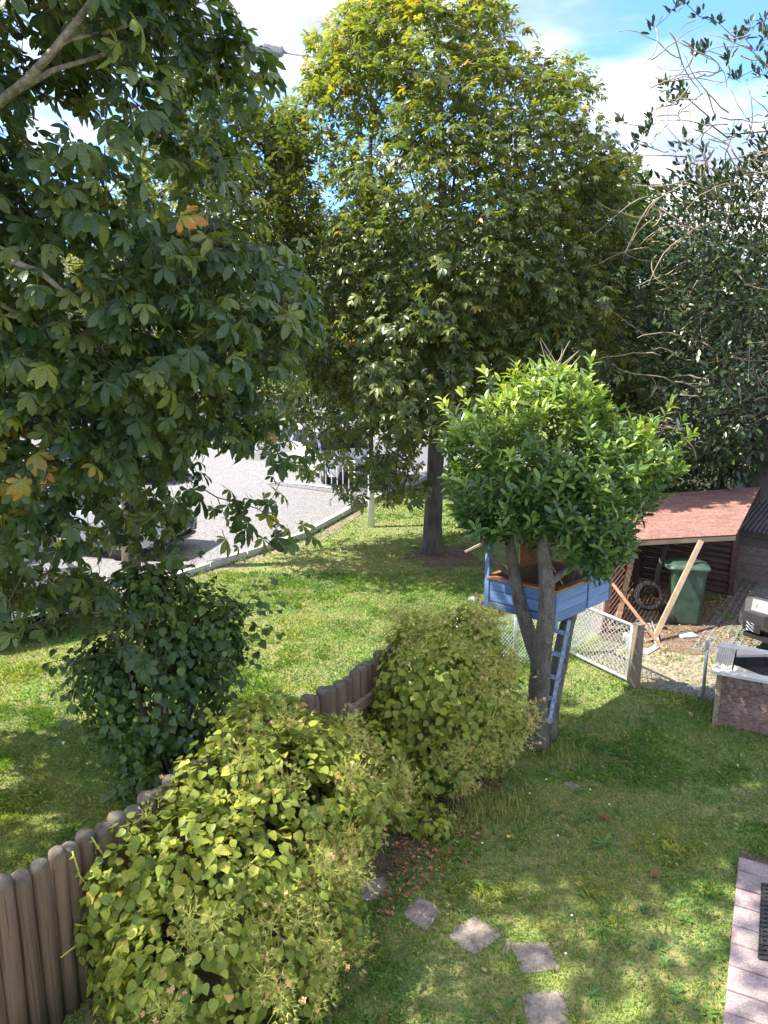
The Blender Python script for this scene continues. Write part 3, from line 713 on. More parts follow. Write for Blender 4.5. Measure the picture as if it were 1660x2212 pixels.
for i, (u, y, w) in enumerate(((-100, 52, 300), (330, 55, 330), (760, 54, 330), (1150, 56, 330), (1560, 50, 330))):
    lab = ['far leafy tree closing the view behind the cars at the left edge', 'far leafy tree behind the blue car and the gravel yard', 'far leafy tree behind the white car and the barrier', 'far leafy tree beyond the road behind the tall chestnut', 'far leafy tree behind the white house wall at the right'][i]
    bgtree('far_tree', lab, 'tree', tuple(at(u, 820, y).xy)+(0,), 5, [(u-w*.6, 880), (u-w*.62, 700), (u-w*.3, 600), (u, 560), (u+w*.3, 590), (u+w*.62, 690), (u+w*.6, 880)], y, 3.5, 260, 7, 1.5, 3.4, (.4, .18), 'trees far behind the yard')

# ---- right holly: dense below, bare curving twigs above
t = thing('holly_tree', 'tangled sparse evergreen tree with bare curling twigs at the right edge', 'tree', (7.15, 14.6, 0))
tp = [(7.15, 14.6, -.1), (7.2, 14.6, 1.2), (7.25, 14.55, 2.6), (7.35, 14.5, 4.2), (7.3, 14.5, 5.8), (7.05, 14.4, 7.2), (6.8, 14.3, 8.4), (6.65, 14.2, 9.4)]
trunk_mesh(t, tp, [.27, .24, .21, .17, .13, .10, .07, .045], MAT['bark'], flare=.2)
H_POLY = [(1400, 520), (1420, 430), (1480, 380), (1560, 360), (1640, 330), (1800, 300), (1850, 900), (1760, 1010), (1560, 1020), (1470, 980), (1420, 900), (1390, 780), (1380, 640)]
T1 = crown_points(H_POLY, 14.0, 1.5, 900, scale=120); T1 = T1[fbm(T1[:, 0]*1.3, T1[:, 2]*1.4, 15) < .62]
H_TOP = [(1380, 330), (1400, 250), (1440, 180), (1500, 120), (1560, 60), (1640, 40), (1800, 0), (1800, 330), (1560, 370), (1440, 420), (1400, 420)]
T2 = crown_points(H_TOP, 14.0, 1.2, 62, scale=150)
T3 = np.array([tuple(at(u, v, y)) for u, v, y in ((1412, 62, 13.5), (1455, 20, 13.6), (1480, 5, 13.6), (1510, 35, 13.7), (1552, 50, 13.8), (1590, 85, 13.7), (1620, 62, 14), (1500, 118, 13.6), (1440, 190, 13.5), (1465, 225, 13.5), (1398, 275, 13.4), (1365, 330, 13.4), (1385, 300, 13.4), (1340, 265, 13.6), (1530, 110, 13.7), (1650, 45, 14))])
sk = Skeleton(tp); sk.grow(np.vstack([T1, T2, T3]), step=.30, up=-.05, bend=.22, minlevel=2, zpen=.05)
rad = sk.radii(.0065, 2.35, .12); sk.limbs(t, rad, MAT['bark_twig'], 5, 30)
# curling bare twigs that hang from the crown
for i in range(210):
    u, v = random.uniform(1400, 1680), random.uniform(430, 960) if i < 130 else random.uniform(60, 480)
    p = np.array(at(u, v, random.uniform(12.7, 13.9))); L = random.uniform(.5, 1.5); a = random.uniform(0, 6.28); cv = random.uniform(-3, 3)
    pts = []; el = random.uniform(-.6, .8)
    for k in range(9):
        pts.append(tuple(p)); step = L/8
        p = p+step*np.array([math.cos(a)*math.cos(el), .35*math.sin(a), math.sin(el)-.1]); a += cv/8; el += random.uniform(-.35, .3)
    b = MB(); b.tube(pts, [.0125-.0009*k for k in range(9)], 4); b.smooth = True; b.build('bare_twig', MAT['vine_twig'], t)
P1, Y1, Z1 = leaves_around(T1, 17, .42, np.array([7.2, 14.4, 5.0]), .9); P2, Y2, Z2 = leaves_around(T2, 9, .085, np.array([7.2, 14.4, 4.0]), 1.2); P3, Y3, Z3 = leaves_around(T3, 12, .085, np.array([7.2, 14.4, 4.0]), 1.2)
P = np.vstack([P1, P2, P3]); Yd = np.vstack([Y1, Y2, Y3]); Yd[:, 2] += .7; Zd = np.vstack([Z1, Z2, Z3])+rnd(len(P), .5)
HT = [combine([strip_leaf(1, [(0, 0), (.3, .2), (.6, .19), (1, 0)], fold=.4, droop=.2)])]+[combine([strip_leaf(1, [(0, 0), (.28, .17), (.72, .18), (1, 0)], fold=.1*s, droop=.1*s) for _ in (0,)]) for s in range(4)]
n = len(P); foliage(t, HT, P, Yd, Zd, rng.uniform(.10, .17, n), rng.beta(2, 2, n), holly_leaf, n_parts=150)

# ---- ellipsoid-shaped bushes
def shell_leaves(ells, dens, depth=.16, down=.8, zup=.45):
    P, Nn = [], []
    for i, (c, r_) in enumerate(ells):
        c = np.array(c); r_ = np.array(r_); area = 4*math.pi*((r_[0]*r_[1])**1.6/3+(r_[0]*r_[2])**1.6/3+(r_[1]*r_[2])**1.6/3)**(1/1.6)
        n = int(area*dens); d = unit(rnd(n)); lump = 1+.24*(fbm(d[:, 0]*3.1+i*7+d[:, 1]*1.3, d[:, 2]*3.1+d[:, 1]*1.9, 41)-.5)*2
        gap = fbm(d[:, 0]*4.5+i*3, d[:, 2]*4.5+d[:, 1]*2.5, 43)
        p = c+d*r_*lump[:, None]*(1-depth*rng.random((n, 1))**1.5/np.mean(r_))
        keep = (p[:, 2] > .04) & (gap < .66)
        for j, (c2, r2) in enumerate(ells):
            if j != i: keep &= (np.sum(((p-np.array(c2))/(np.array(r2)*.86))**2, axis=1) > 1)
        P.append(p[keep]); Nn.append(unit(d/r_)[keep])
    P = np.vstack(P); Nn = np.vstack(Nn); n = len(P)
    dn = np.array([0, 0, -1.0])-Nn*(-Nn[:, 2:3]); Yd = unit(dn+1e-4)*down+Nn*.35+rnd(n, .38)
    Zd = Nn+np.array([0, 0, zup])+rnd(n, .28)
    return P, Yd, Zd, Nn
# flower heads: dry branching corymbs with a few pink sepals
def corymb(seed):
    r_ = random.Random(seed); b = MB(); b.cm = 0
    def stick(p, q, w):
        p, q = Vector(p), Vector(q); d = (q-p).normalized(); X = d.orthogonal().normalized()*w; Y = d.cross(X)
        b.add([p+X, p-X*.5+Y*.87, p-X*.5-Y*.87, q], [(0, 1, 3), (1, 2, 3), (2, 0, 3)])
    stick((0, 0, -.06), (0, 0, .03), .003)
    for i in range(11):
        a = i*.571+r_.uniform(-.3, .3); rr = r_.uniform(.03, .095); q = (rr*math.cos(a), rr*math.sin(a), r_.uniform(.02, .05)); b.cm = 0; stick((0, 0, r_.uniform(-.02, .02)), q, .0022)
        for k in range(7):
            a2 = a+r_.uniform(-1.2, 1.2); r2 = r_.uniform(.012, .035); q2 = (q[0]+r2*math.cos(a2), q[1]+r2*math.sin(a2), q[2]+r_.uniform(.0, .03)); b.cm = 0; stick(q, q2, .0019)
            if k == 0 and r_.random() < .16:
                b.cm = 1; cx = Vector(q2); e1 = Vector((r_.gauss(0, 1), r_.gauss(0, 1), r_.gauss(.8, .6))).normalized(); X = e1.orthogonal().normalized(); Y = e1.cross(X)
                for g in range(4):
                    D = X*math.cos(g*1.57)+Y*math.sin(g*1.57); S_ = X*-math.sin(g*1.57)+Y*math.cos(g*1.57); w = .0085
                    b.add([cx, cx+D*w+S_*w*.6, cx+D*w*1.7, cx+D*w-S_*w*.6], [(0, 1, 2, 3)])
    return b.mesh('flower_head', [MAT['flower_stalk'], MAT['sepal']])
COR = [corymb(s) for s in range(7)]
def add_heads(root, P, Nn, sel, n, smin=.9, smax=1.5, bunch=3):
    idx = np.where(sel)[0]; inv = inv_of(root)
    for i in rng.choice(idx, min(n, len(idx)), replace=False):
        for _ in range(bunch):
            nn = Vector(Nn[i])+Vector((0, 0, .5))+Vector(rng.normal(0, .4, 3)); q = nn.to_track_quat('Z', 'Y')
            s = random.uniform(smin, smax)
            W = Matrix.Translation(Vector(P[i])+Vector(Nn[i])*random.uniform(.02, .09)+Vector(rng.normal(0, .045, 3))) @ q.to_matrix().to_4x4() @ Matrix.Rotation(random.uniform(0, 6.28), 4, 'Z') @ Matrix.Scale(s, 4)
            o = link('flower_head', random.choice(COR), root); o.matrix_local = inv @ W
def shoots(P, Yd, Zd, Nn, n, L0, L1, root, mat, size):
    idx = rng.choice(len(P), n, replace=False); a, b_, c_ = [], [], []; mb = MB(); mb.smooth = True
    for i in idx:
        if Nn[i][2] < -.2: continue
        d = Vector(Nn[i])*.8+Vector((0, 0, .45))+Vector(rng.normal(0, .35, 3)); d.normalize(); L = random.uniform(L0, L1); p0 = Vector(P[i])-d*.05
        pts = [p0+d*(L*k/5)+Vector((0, 0, -.25*L*(k/5)**2)) for k in range(6)]; mb.tube(pts, [.004, .0036, .0032, .0028, .0022, .0015], 3)
        for k in range(1, 6):
            for s_ in (-1, 1):
                sd = d.cross(Vector((0, 0, 1))); sd = sd.normalized()*s_ if sd.length > .1 else Vector((s_, 0, 0))
                a.append(pts[k]); b_.append(sd*.8+d*.6+Vector((0, 0, -.15))+Vector(rng.normal(0, .2, 3))); c_.append(Vector((0, -.3, .9))+Vector(rng.normal(0, .3, 3)))
    mb.build('shoot', MAT['flower_stalk'], root); n = len(a)
    foliage(root, OVT, np.array(a), np.array(b_), np.array(c_), size*rng.uniform(.45, 1.1, n), np.clip(rng.normal(.62, .14, n), 0, .9), mat, name='shoot_leaves', n_parts=0)
OVT = [ovate_template(s) for s in range(8)]
F0, FT, FN = Vector((-2.27, 3.97, 0)), Vector((.55, .835, 0)).normalized(), Vector((.835, -.55, 0)).normalized()
def fs(s, n, z): return tuple(F0+FT*s+FN*n+Vector((0, 0, z)))
def along(ells): return ells
def bush_rot(ells_local):
    """ellipsoids given in fence axes -> leaves in world axes"""
    P, Y, Z, N = shell_leaves(ells_local[0], ells_local[1], *ells_local[2])
    M = np.array([[FT.x, FN.x, 0], [FT.y, FN.y, 0], [0, 0, 1]]); o = np.array([F0.x, F0.y, 0])
    return P @ M.T+o, Y @ M.T, Z @ M.T, N @ M.T
t = thing('hydrangea_bush', 'climbing hydrangea with dry pinkish flower heads spilling over the near end of the log fence', 'shrub', fs(1.6, .5, 0))
E1 = [((1.25, .62, .55), (.85, .72, .72)), ((2.0, .50, .72), (.75, .66, .72)), ((2.68, .48, .66), (.56, .56, .48)), ((2.2, .12, 1.14), (.46, .34, .36)), ((.75, .80, .42), (.62, .52, .58)), ((1.1, 1.1, .3), (.5, .42, .42)), ((.72, .22, .45), (.35, .32, .72)), ((2.1, .05, 1.05), (.55, .26, .36)), ((1.4, 1.0, .35), (.55, .5, .45)), ((1.5, .12, .92), (.4, .24, .42))]
P, Yd, Zd, Nn = bush_rot((E1, 740, (.22,)))
n = len(P); ti = np.clip(.42+rng.normal(0, .17, n)+.2*(fbm(P[:, 0]*3, P[:, 2]*3, 2)-.5), 0, .88); ti = np.where(rng.random(n) > .985, rng.uniform(.9, 1, n), ti)
foliage(t, OVT, P, Yd, Zd, .068*rng.uniform(.5, 1.3, n), ti, hyd_leaf, name='foliage')
shoots(P, Yd, Zd, Nn, 60, .10, .26, t, hyd_leaf, .065)
u, v, _ = proj(P)
outer = (Nn[:, 1] < .25) & (P[:, 2] > .2)
add_heads(t, P, Nn, outer & (u > 600-(v-1500)*.15) & (rng.random(n) < .9), 64, bunch=4)
add_heads(t, P, Nn, outer & (u <= 620), 14, bunch=3)
# stems inside
b = MB(); b.smooth = True
for i in range(16):
    s, z = random.uniform(.5, 3.0), random.uniform(.5, 1.2); b.tube([fs(s, .12, 0), fs(s+random.uniform(-.2, .2), .2, z*.5), fs(s+random.uniform(-.3, .3), random.uniform(.2, .6), z)], [.016, .012, .006], 5)
b.build('stem', MAT['bark_twig'], t)
# runners over the nearest logs
def runner(root, pts, sz):
    b = MB(); b.smooth = True; b.tube(pts, [.006]*len(pts), 4); b.build('runner', MAT['flower_stalk'], root)
    P, Y, Z = [], [], []
    for a, c in zip(pts[:-1], pts[1:]):
        a, c = Vector(a), Vector(c)
        for k in range(3):
            q = a.lerp(c, (k+.5)/3); d = (c-a).normalized(); s_ = 1 if k % 2 else -1
            P.append(q); Y.append(d*.3+FT*s_*.6+Vector((0, 0, -.2))+Vector(rng.normal(0, .3, 3))); Z.append(FN+Vector(rng.normal(0, .3, 3)))
    n = len(P); foliage(root, OVT, np.array(P), np.array(Y), np.array(Z), sz*rng.uniform(.7, 1.3, n), rng.uniform(.5, .85, n), hyd_leaf, name='runner_leaves', n_parts=0)
runner(t, [fs(.42, .09, 1.16), fs(.44, .11, .98), fs(.5, .12, .85), fs(.62, .15, .80), fs(.75, .2, .86)], .035)
runner(t, [fs(.56, .09, 1.18), fs(.62, .11, 1.02), fs(.78, .12, .98), fs(.92, .14, 1.0)], .032)
runner(t, [fs(.25, .12, .52), fs(.42, .13, .54), fs(.6, .16, .56)], .03)
runner(t, [fs(.38, .1, .66), fs(.46, .12, .60), fs(.55, .16, .70)], .05)

t = thing('hydrangea_bush', 'rounded hydrangea bush with yellowish flower heads beside the laurel trunk', 'shrub', (.6, 7.0, 0))
E2 = [((.55, 7.05, .95), (.66, .58, .72)), ((.78, 6.95, .68), (.58, .52, .60)), ((.30, 6.85, .62), (.42, .42, .52)), ((.75, 7.25, 1.22), (.48, .45, .42)), ((.55, 6.55, .45), (.32, .28, .32))]
P, Yd, Zd, Nn = shell_leaves(E2, 640, .2)
n = len(P); ti = np.clip(.38+rng.normal(0, .16, n), 0, .86)
foliage(t, OVT, P, Yd, Zd, .068*rng.uniform(.5, 1.3, n), ti, hyd_leaf, name='foliage')
shoots(P, Yd, Zd, Nn, 50, .10, .24, t, hyd_leaf, .06)
add_heads(t, P, Nn, (P[:, 0]-.3*P[:, 2] > .38) & (Nn[:, 1] < .4) & (P[:, 2] > .3), 50, bunch=4)
add_heads(t, P, Nn, (P[:, 2] > 1.3) & (Nn[:, 1] < .4), 26, bunch=3)
b = MB(); b.smooth = True
for i in range(12):
    a = random.uniform(0, 6.28); b.tube([(.5, 6.9, 0), (.5+.15*math.cos(a), 6.9+.15*math.sin(a), .4), (.55+.4*math.cos(a), 6.95+.4*math.sin(a), 1.0)], [.018, .013, .006], 5)
b.build('stem', MAT['bark_twig'], t)

t = thing('hydrangea_plant', 'small low hydrangea shoot with round leaves at the foot of the gap between the bushes', 'shrub', (.34, 6.15, 0))
P, Yd, Zd, Nn = shell_leaves([((.22, 6.2, .10), (.22, .2, .17)), ((.45, 6.08, .10), (.2, .18, .16)), ((.30, 6.35, .2), (.16, .14, .16))], 700, .12)
n = len(P); foliage(t, OVT, P, Yd, Zd, .06*rng.uniform(.6, 1.2, n), np.clip(.5+rng.normal(0, .15, n), 0, .86), hyd_leaf, name='foliage', n_parts=120)

# ---- dark shrub beyond the fence
t = thing('dark_shrub', 'dense dark green leafy shrub with arching sprays beyond the log fence', 'shrub', (-2.15, 6.75, 0))
E3 = [((-2.0, 6.85, 1.25), (.52, .5, .75)), ((-2.05, 6.8, .65), (.62, .5, .65)), ((-2.5, 6.9, 1.05), (.5, .45, .6)), ((-1.7, 7.0, 1.55), (.38, .4, .5)), ((-2.2, 6.95, 1.95), (.4, .4, .4)), ((-2.05, 6.5, .25), (.55, .3, .32))]
P, Yd, Zd, Nn = shell_leaves(E3, 560, .4, 1.0, .35)
PP, YY, ZZ = [P], [Yd], [Zd]
b = MB(); b.smooth = True
for i in range(80):
    c0_ = Vector((random.uniform(-2.5, -1.6), random.uniform(6.7, 7.2), random.uniform(.9, 1.7)))
    if i < 19: e_ = at(random.uniform(480, 612), random.uniform(1225, 1440), random.uniform(7.0, 7.8))
    elif i < 27: e_ = at(random.uniform(95, 190), random.uniform(1280, 1480), random.uniform(6.8, 7.6))
    elif i < 36: e_ = at(random.uniform(230, 430), random.uniform(1150, 1260), random.uniform(7.0, 7.8))
    else:
        a_ = random.uniform(-.6, 3.74); e_ = at(320+190*math.cos(a_)*random.uniform(.8, 1.2), 1470-250*math.sin(a_)*random.uniform(.8, 1.12), random.uniform(6.3, 7.2))
    pts = [c0_.lerp(e_, k/8)+Vector((0, 0, .16*math.sin(math.pi*k/8))) for k in range(9)]
    b.tube(pts, [.008-.0007*k for k in range(9)], 4)
    L = []
    for k in range(2, 9):
        for s_ in (-1, 1):
            d = (pts[k]-pts[k-1]).normalized(); sd = d.cross(Vector((0, 0, 1))).normalized()*s_
            PP.append(np.array([pts[k]+sd*.015])); YY.append(np.array([d*.5+sd*.8+Vector((0, 0, -.35))])+rnd(1, .2)); ZZ.append(np.array([(0, -.3, 1.0)])+rnd(1, .25))
b.build('spray_stem', MAT['bark_twig'], t)
b = MB(); b.smooth = True
for i in range(14):
    a = random.uniform(0, 6.28); b.tube([(-2.1, 6.8, 0), (-2.1+.2*math.cos(a), 6.85+.2*math.sin(a), .7), (-2.1+.5*math.cos(a), 6.9+.4*math.sin(a), 1.7)], [.022, .016, .007], 5)
b.build('stem', MAT['bark_twig'], t)
P, Yd, Zd = np.vstack(PP), np.vstack(YY), np.vstack(ZZ); n = len(P)
foliage(t, OVT, P, Yd, Zd, .068*rng.uniform(.5, 1.5, n), np.clip(rng.beta(2, 2.5, n)+.25*np.clip(P[:, 2]-1.5, 0, 1), 0, 1), shrub_leaf, name='foliage')

# ---- laurel with the tree house
t = thing('laurel_tree', 'cherry laurel with a glossy bright green dome on forked grey stems inside the tree house', 'tree', (1.72, 7.65, 0))
LB = MAT['bark_laurel']
sA = [at(1158, 1612, 7.62), at(1162, 1530, 7.5), at(1168, 1440, 7.38), at(1180, 1340, 7.28), at(1182, 1265, 7.25), at(1174, 1180, 7.3), at(1190, 1110, 7.5), at(1200, 1030, 7.7)]
trunk_mesh(t, sA, [.13, .112, .102, .086, .078, .062, .045, .03], LB, 'stem', 12, .09, .25)
sB = [at(1166, 1440, 7.42), at(1140, 1360, 7.62), at(1122, 1300, 7.75), at(1108, 1220, 7.8), at(1098, 1150, 7.8), at(1090, 1060, 7.8)]
trunk_mesh(t, sB, [.076, .074, .07, .06, .05, .03], LB, 'stem', 10, .1)
sC = [at(1182, 1590, 7.75), at(1196, 1500, 7.8), at(1214, 1400, 7.95), at(1236, 1310, 8.1), at(1250, 1220, 8.15), at(1260, 1100, 8.1)]
trunk_mesh(t, sC, [.105, .092, .085, .072, .055, .03], LB, 'stem', 10, .1, .2)
sD = [at(1184, 1262, 7.26), at(1215, 1238, 7.3), at(1252, 1215, 7.35), at(1290, 1160, 7.5)]
trunk_mesh(t, sD, [.045, .038, .032, .02], LB, 'limb', 8, .08)
sE = [at(1102, 1240, 7.78), at(1080, 1225, 7.65), at(1060, 1200, 7.6), at(1045, 1175, 7.6)]
trunk_mesh(t, sE, [.03, .024, .02, .014], LB, 'limb', 8, .08)
La_POLY = [(948, 985), (975, 925), (1045, 890), (1052, 850), (1108, 805), (1180, 795), (1240, 802), (1295, 850), (1325, 905), (1375, 925), (1425, 962), (1478, 985), (1482, 1020), (1445, 1080), (1405, 1120), (1385, 1175), (1348, 1240), (1300, 1262), (1255, 1240), (1235, 1185), (1205, 1150), (1185, 1185), (1140, 1185), (1100, 1165), (1035, 1178), (988, 1135), (962, 1060)]
T = crown_points([(1210+(u-1210)*.955, 1010+(v-1010)*.95) for u, v in La_POLY], lambda u, v: 7.85-.35*np.clip((v-1080)/120, 0, 1), .95, 1150, scale=150, shell=.35)
T = T[(T[:, 0]-1.95)*.5+(T[:, 2]-2.6)*-.25 < .62]
T = T[fbm(T[:, 0]*2.6+T[:, 1]*1.5, T[:, 2]*2.6, 51) < .655]
T = np.vstack([T, np.array([tuple(at(u, v, random.uniform(7.2, 8.4))) for u, v in [(random.uniform(1050, 1310), random.uniform(790, 835)) for _ in range(8)]+[(random.uniform(1320, 1490), random.uniform(890, 985)) for _ in range(12)]+[(random.uniform(935, 1050), random.uniform(870, 990)) for _ in range(10)]]), np.array([tuple(at(u, v, random.uniform(6.95, 7.3))) for u, v in [(random.uniform(1085, 1330), random.uniform(1040, 1150)) for _ in range(60)]+[(random.uniform(1235, 1320), random.uniform(1110, 1215)) for _ in range(22)]+[(random.uniform(1000, 1110), random.uniform(1050, 1150)) for _ in range(22)]])])
stem_pts = [tuple(q) for q in sA[3:]]
sk = Skeleton([tuple(p) for p in (sA[4], sA[5], sA[6], sA[7], sB[3], sB[4], sB[5], sC[4], sC[5], sD[2], sD[3])]); sk.par = [-1, 0, 1, 2, 1, 4, 5, 2, 7, 1, 9]
sk.grow(T, step=.2, up=-.05, bend=.1, zpen=.3); rad = sk.radii(.0032, 2.2, .03); sk.limbs(t, rad, LB, 5, 24)
# shoots: leaves in a spiral round each upright tip
PP, YY, ZZ, TT_ = [], [], [], []
cc = np.array([1.9, 7.85, 2.6])
for p in T:
    d = unit((p-cc)[None]*np.array([1, 1, .8]))[0]*.55+np.array([0, 0, .75])+rng.normal(0, .22, 3); d /= np.linalg.norm(d)
    X = np.cross(d, [1, .2, 0]); X /= np.linalg.norm(X); Y_ = np.cross(d, X); k = rng.integers(9, 14); L = rng.uniform(.14, .26)
    young = rng.random()
    for j in range(k):
        a = j*2.4+rng.uniform(-.3, .3); f = j/k; r_ = X*math.cos(a)+Y_*math.sin(a)
        PP.append(p+d*(L*(f-.5))+r_*.008); YY.append(r_*(1-.55*f)+d*(.25+.7*f)+rng.normal(0, .12, 3)); ZZ.append(d-r_*.3+rng.normal(0, .15, 3))
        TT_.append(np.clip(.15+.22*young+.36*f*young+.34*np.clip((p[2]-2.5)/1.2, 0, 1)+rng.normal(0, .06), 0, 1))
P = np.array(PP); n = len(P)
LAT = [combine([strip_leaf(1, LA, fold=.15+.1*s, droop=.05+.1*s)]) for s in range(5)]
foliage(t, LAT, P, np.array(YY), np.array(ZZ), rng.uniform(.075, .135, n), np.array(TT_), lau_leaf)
for u, v, y in ((1166, 1452, 7.30), (1172, 1520, 7.42), (1184, 1385, 7.22), (1187, 1262, 7.17), (1156, 1560, 7.5), (1190, 1330, 7.2)):
    b = MB(); b.smooth = True; c_ = at(u, v, y); b.lathe(c_, [(.030, -.02), (.034, .012), (.026, .022), (.014, .012), (.004, .010)], 10, (random.uniform(-.4, .4), -1, random.uniform(-.1, .4))); b.build('knot', LB, t)
# dead shoots on top
for i in range(11):
    a, c = at(random.uniform(1185, 1235), 815, 7.8), at(random.uniform(1165, 1255), random.uniform(725, 790), 7.8)
    b = MB(); b.tube([a, a.lerp(c, .5)+Vector((random.uniform(-.03, .03), 0, 0)), c], [.006, .005, .002], 4); b.build('dead_shoot', MAT['dry_twig'], t)

# ------------------------------------------------------------------ buildings behind
def house(name, label, loc, rz, L, W, H, rise, mat, windows):
    h = thing(name, label, 'house', loc, rz)
    b = MB(); b.box((0, 0, H/2), (L, W, H)); b.prism([(-L/2, -W/2, H), (-L/2, W/2, H), (-L/2, 0, H+rise)], (L, 0, 0)); b.build('wall', mat, h, world=False)
    for s in (-1, 1):
        b = MB(); b.prism([(-L/2-.4, s*(W/2+.4), H-.25), (-L/2-.4, 0, H+rise+.02), (-L/2-.4, 0, H+rise+.16), (-L/2-.4, s*(W/2+.4), H-.11)], (L+.8, 0, 0)); b.build('roof', MAT['dark_roof'], h, world=False)
    for x, z in windows:
        b = MB(); b.box((x, -W/2-.02, z), (1.0, .06, 1.3)); f = b.build('window', MAT['white_paint'], h, world=False)
        b = MB()
        for dx in (-.23, .23): b.box((dx+x, -W/2-.06, z), (.38, .03, 1.1))
        b.build('pane', MAT['car_glass'], f, world=False)
    return h
house('house', 'white rendered house glimpsed through the tangled evergreen', (14.2, 33, 0), R(12), 9, 7, 2.9, 1.0, MAT['render_white'], [(-3, 1.5), (-1, 1.5), (1, 1.5), (3, 1.5), ])
house('house', 'pale house far behind the left chestnut and the parked cars', (-20, 47, 0), R(-8), 16, 9, 6.5, 3, MAT['render_white'], [(-6, 1.6), (-3, 1.6), (0, 1.6), (3, 1.6), (6, 1.6), (-6, 4.6), (-3, 4.6), (0, 4.6), (3, 4.6), (6, 4.6)])

# grey outbuilding corner at the right edge
ob = thing('outbuilding', 'blue grey outbuilding corner standing behind the shelter at the right edge', 'building', (8.2, 15.3, 0), 0)
b = MB(); b.box((8.2, 15.6, .8), (1.34, 1.4, 1.6)); b.build('plinth', MAT['render_bluegrey'], ob)
b = MB(); b.box((8.22, 15.6, 2.1), (1.28, 1.34, 1.0)); b.build('wall', MAT['concrete'], ob)
b = MB(); b.box((8.2, 15.6, 1.63), (1.40, 1.46, .06)); b.build('ledge', MAT['white_paint'], ob)
b = MB(); b.tube([(7.5, 14.93, .0), (7.5, 14.93, 2.6)], .04, 8); b.build('downpipe', MAT['galvanised'], ob)

# low timber shed with a dark corrugated roof
ts = thing('timber_shed', 'low weathered plank shed under a dark corrugated roof behind the grey car', 'shed', (7.0, 13.8, 0), 0)
w0, w1 = at(1590, 1250, 13.7), at(1800, 1285, 12.6)
w0.z = 0; w1.z = 0; wd = (w1-w0).normalized(); wn = Vector((wd.y, -wd.x, 0))
for k in range(6):
    b = MB(); z = .085+k*.165; L = (w1-w0).length
    b.box(w0+wd*L/2+wn*random.uniform(0, .008)+Vector((0, 0, z)), (L, .04, .158), (wd, wn, Vector((0, 0, 1)))); b.build('plank', MAT['grey_plank'], ts)
b = MB(); L = (w1-w0).length; n = 48; rows = []
for j in range(2):
    for i in range(n+1):
        for q in (0, 1):
            pass
ring0, ring1 = [], []
for i in range(n*2+1):
    x = -.15+i*(L+.3)/(n*2); dz = .018*math.sin(i*math.pi/2.0*1.0)
    ring0.append(w0+wd*x+wn*.22+Vector((0, 0, .98+dz))); ring1.append(w0+wd*x-wn*1.3+Vector((0, 0, 1.42+dz)))
b.add(ring0+ring1, [(i, i+1, len(ring0)+i+1, len(ring0)+i) for i in range(len(ring0)-1)])
o = b.build('corrugated_roof', MAT['dark_roof'], ts); sm = o.modifiers.new('thickness', 'SOLIDIFY'); sm.thickness = .006
b = MB(); b.box(w0+wd*.03-wn*.6+Vector((0, 0, .49)), (.05, 1.1, .97), (wd, wn, Vector((0, 0, 1)))); b.build('side_wall', MAT['grey_plank'], ts)
b = MB()
for k in range(14): b.box(w0+wd*-.02+wn*.035+Vector((0, 0, .08+k*.065)), (.05, .03, .03), (wd, wn, Vector((0, 0, 1))))
b.build('notched_corner', MAT['red_post'], ts)

# ------------------------------------------------------------------ bin shelter
sh = thing('bin_shelter', 'open log walled shelter with a red corrugated roof behind the gate', 'shelter', (4.7, 12.2, 0), 0)
FL, FR, BR, BL = at(1322, 1170, 11.3), at(1590, 1156, 11.55), at(1642, 1053, 13.7), at(1400, 1069, 13.9)
b = MB(); N = 84
gr = []
for j in range(N+1):
    f = j/N; a, c = FL.lerp(BL, f), FR.lerp(BR, f); dz = .010*math.sin(j*math.pi*.5)
    gr.append((a+Vector((0, 0, dz)), c+Vector((0, 0, dz))))
b.add([p for g in gr for p in g], [(2*j, 2*j+1, 2*j+3, 2*j+2) for j in range(N)])
o = b.build('roof', MAT['red_roof'], sh); sm = o.modifiers.new('thickness', 'SOLIDIFY'); sm.thickness = .012; sm.offset = 1
def roof_z(x, y):
    n = (FR-FL).cross(BL-FL); return FL.z-(n.x*(x-FL.x)+n.y*(y-FL.y))/n.z-.05
b = MB(); b.beam(FL+Vector((0, .03, -.05)), FR+Vector((0, .03, -.05)), .05, .07); b.build('eave_beam', MAT['pale_strut'], sh)
pr, pbk, pl = Vector((5.92, 12.57, 0)), Vector((4.72, 13.6, 0)), Vector((3.42, 11.15, 0))
for p, w, mt in ((pr, .10, 'log_cabin'), (pbk, .09, 'log_cabin'), (Vector((3.32, 11.0, 0)), .11, 'red_post')):
    b = MB(); zt = roof_z(p.x, p.y); b.beam((p.x, p.y, .06), (p.x, p.y, zt), w, w, (0, 1, 0)); b.build('post', MAT[mt], sh, bevel=.006)
b = MB(); b.box((pr.x, pr.y, .06), (.07, .07, .12)); b.build('post_foot', MAT['galvanised'], sh)
b = MB()
def half_log_wall(a, c, name, gap, zs, r_, zc=None):
    for z in zs:
        b = MB(); b.smooth = True; j = random.uniform(-.006, .006)
        b.tube([a+Vector((0, 0, z+j)), c+Vector((0, 0, z-j))], r_, 8); b.build(name, MAT['log_cabin'], sh)
dw = (pr-pbk).normalized()
half_log_wall(pbk, pr, 'wall_log', 0, [.10+.105*k for k in range(14) if .10+.105*k < roof_z(pbk.x, pbk.y)-.12], .047)
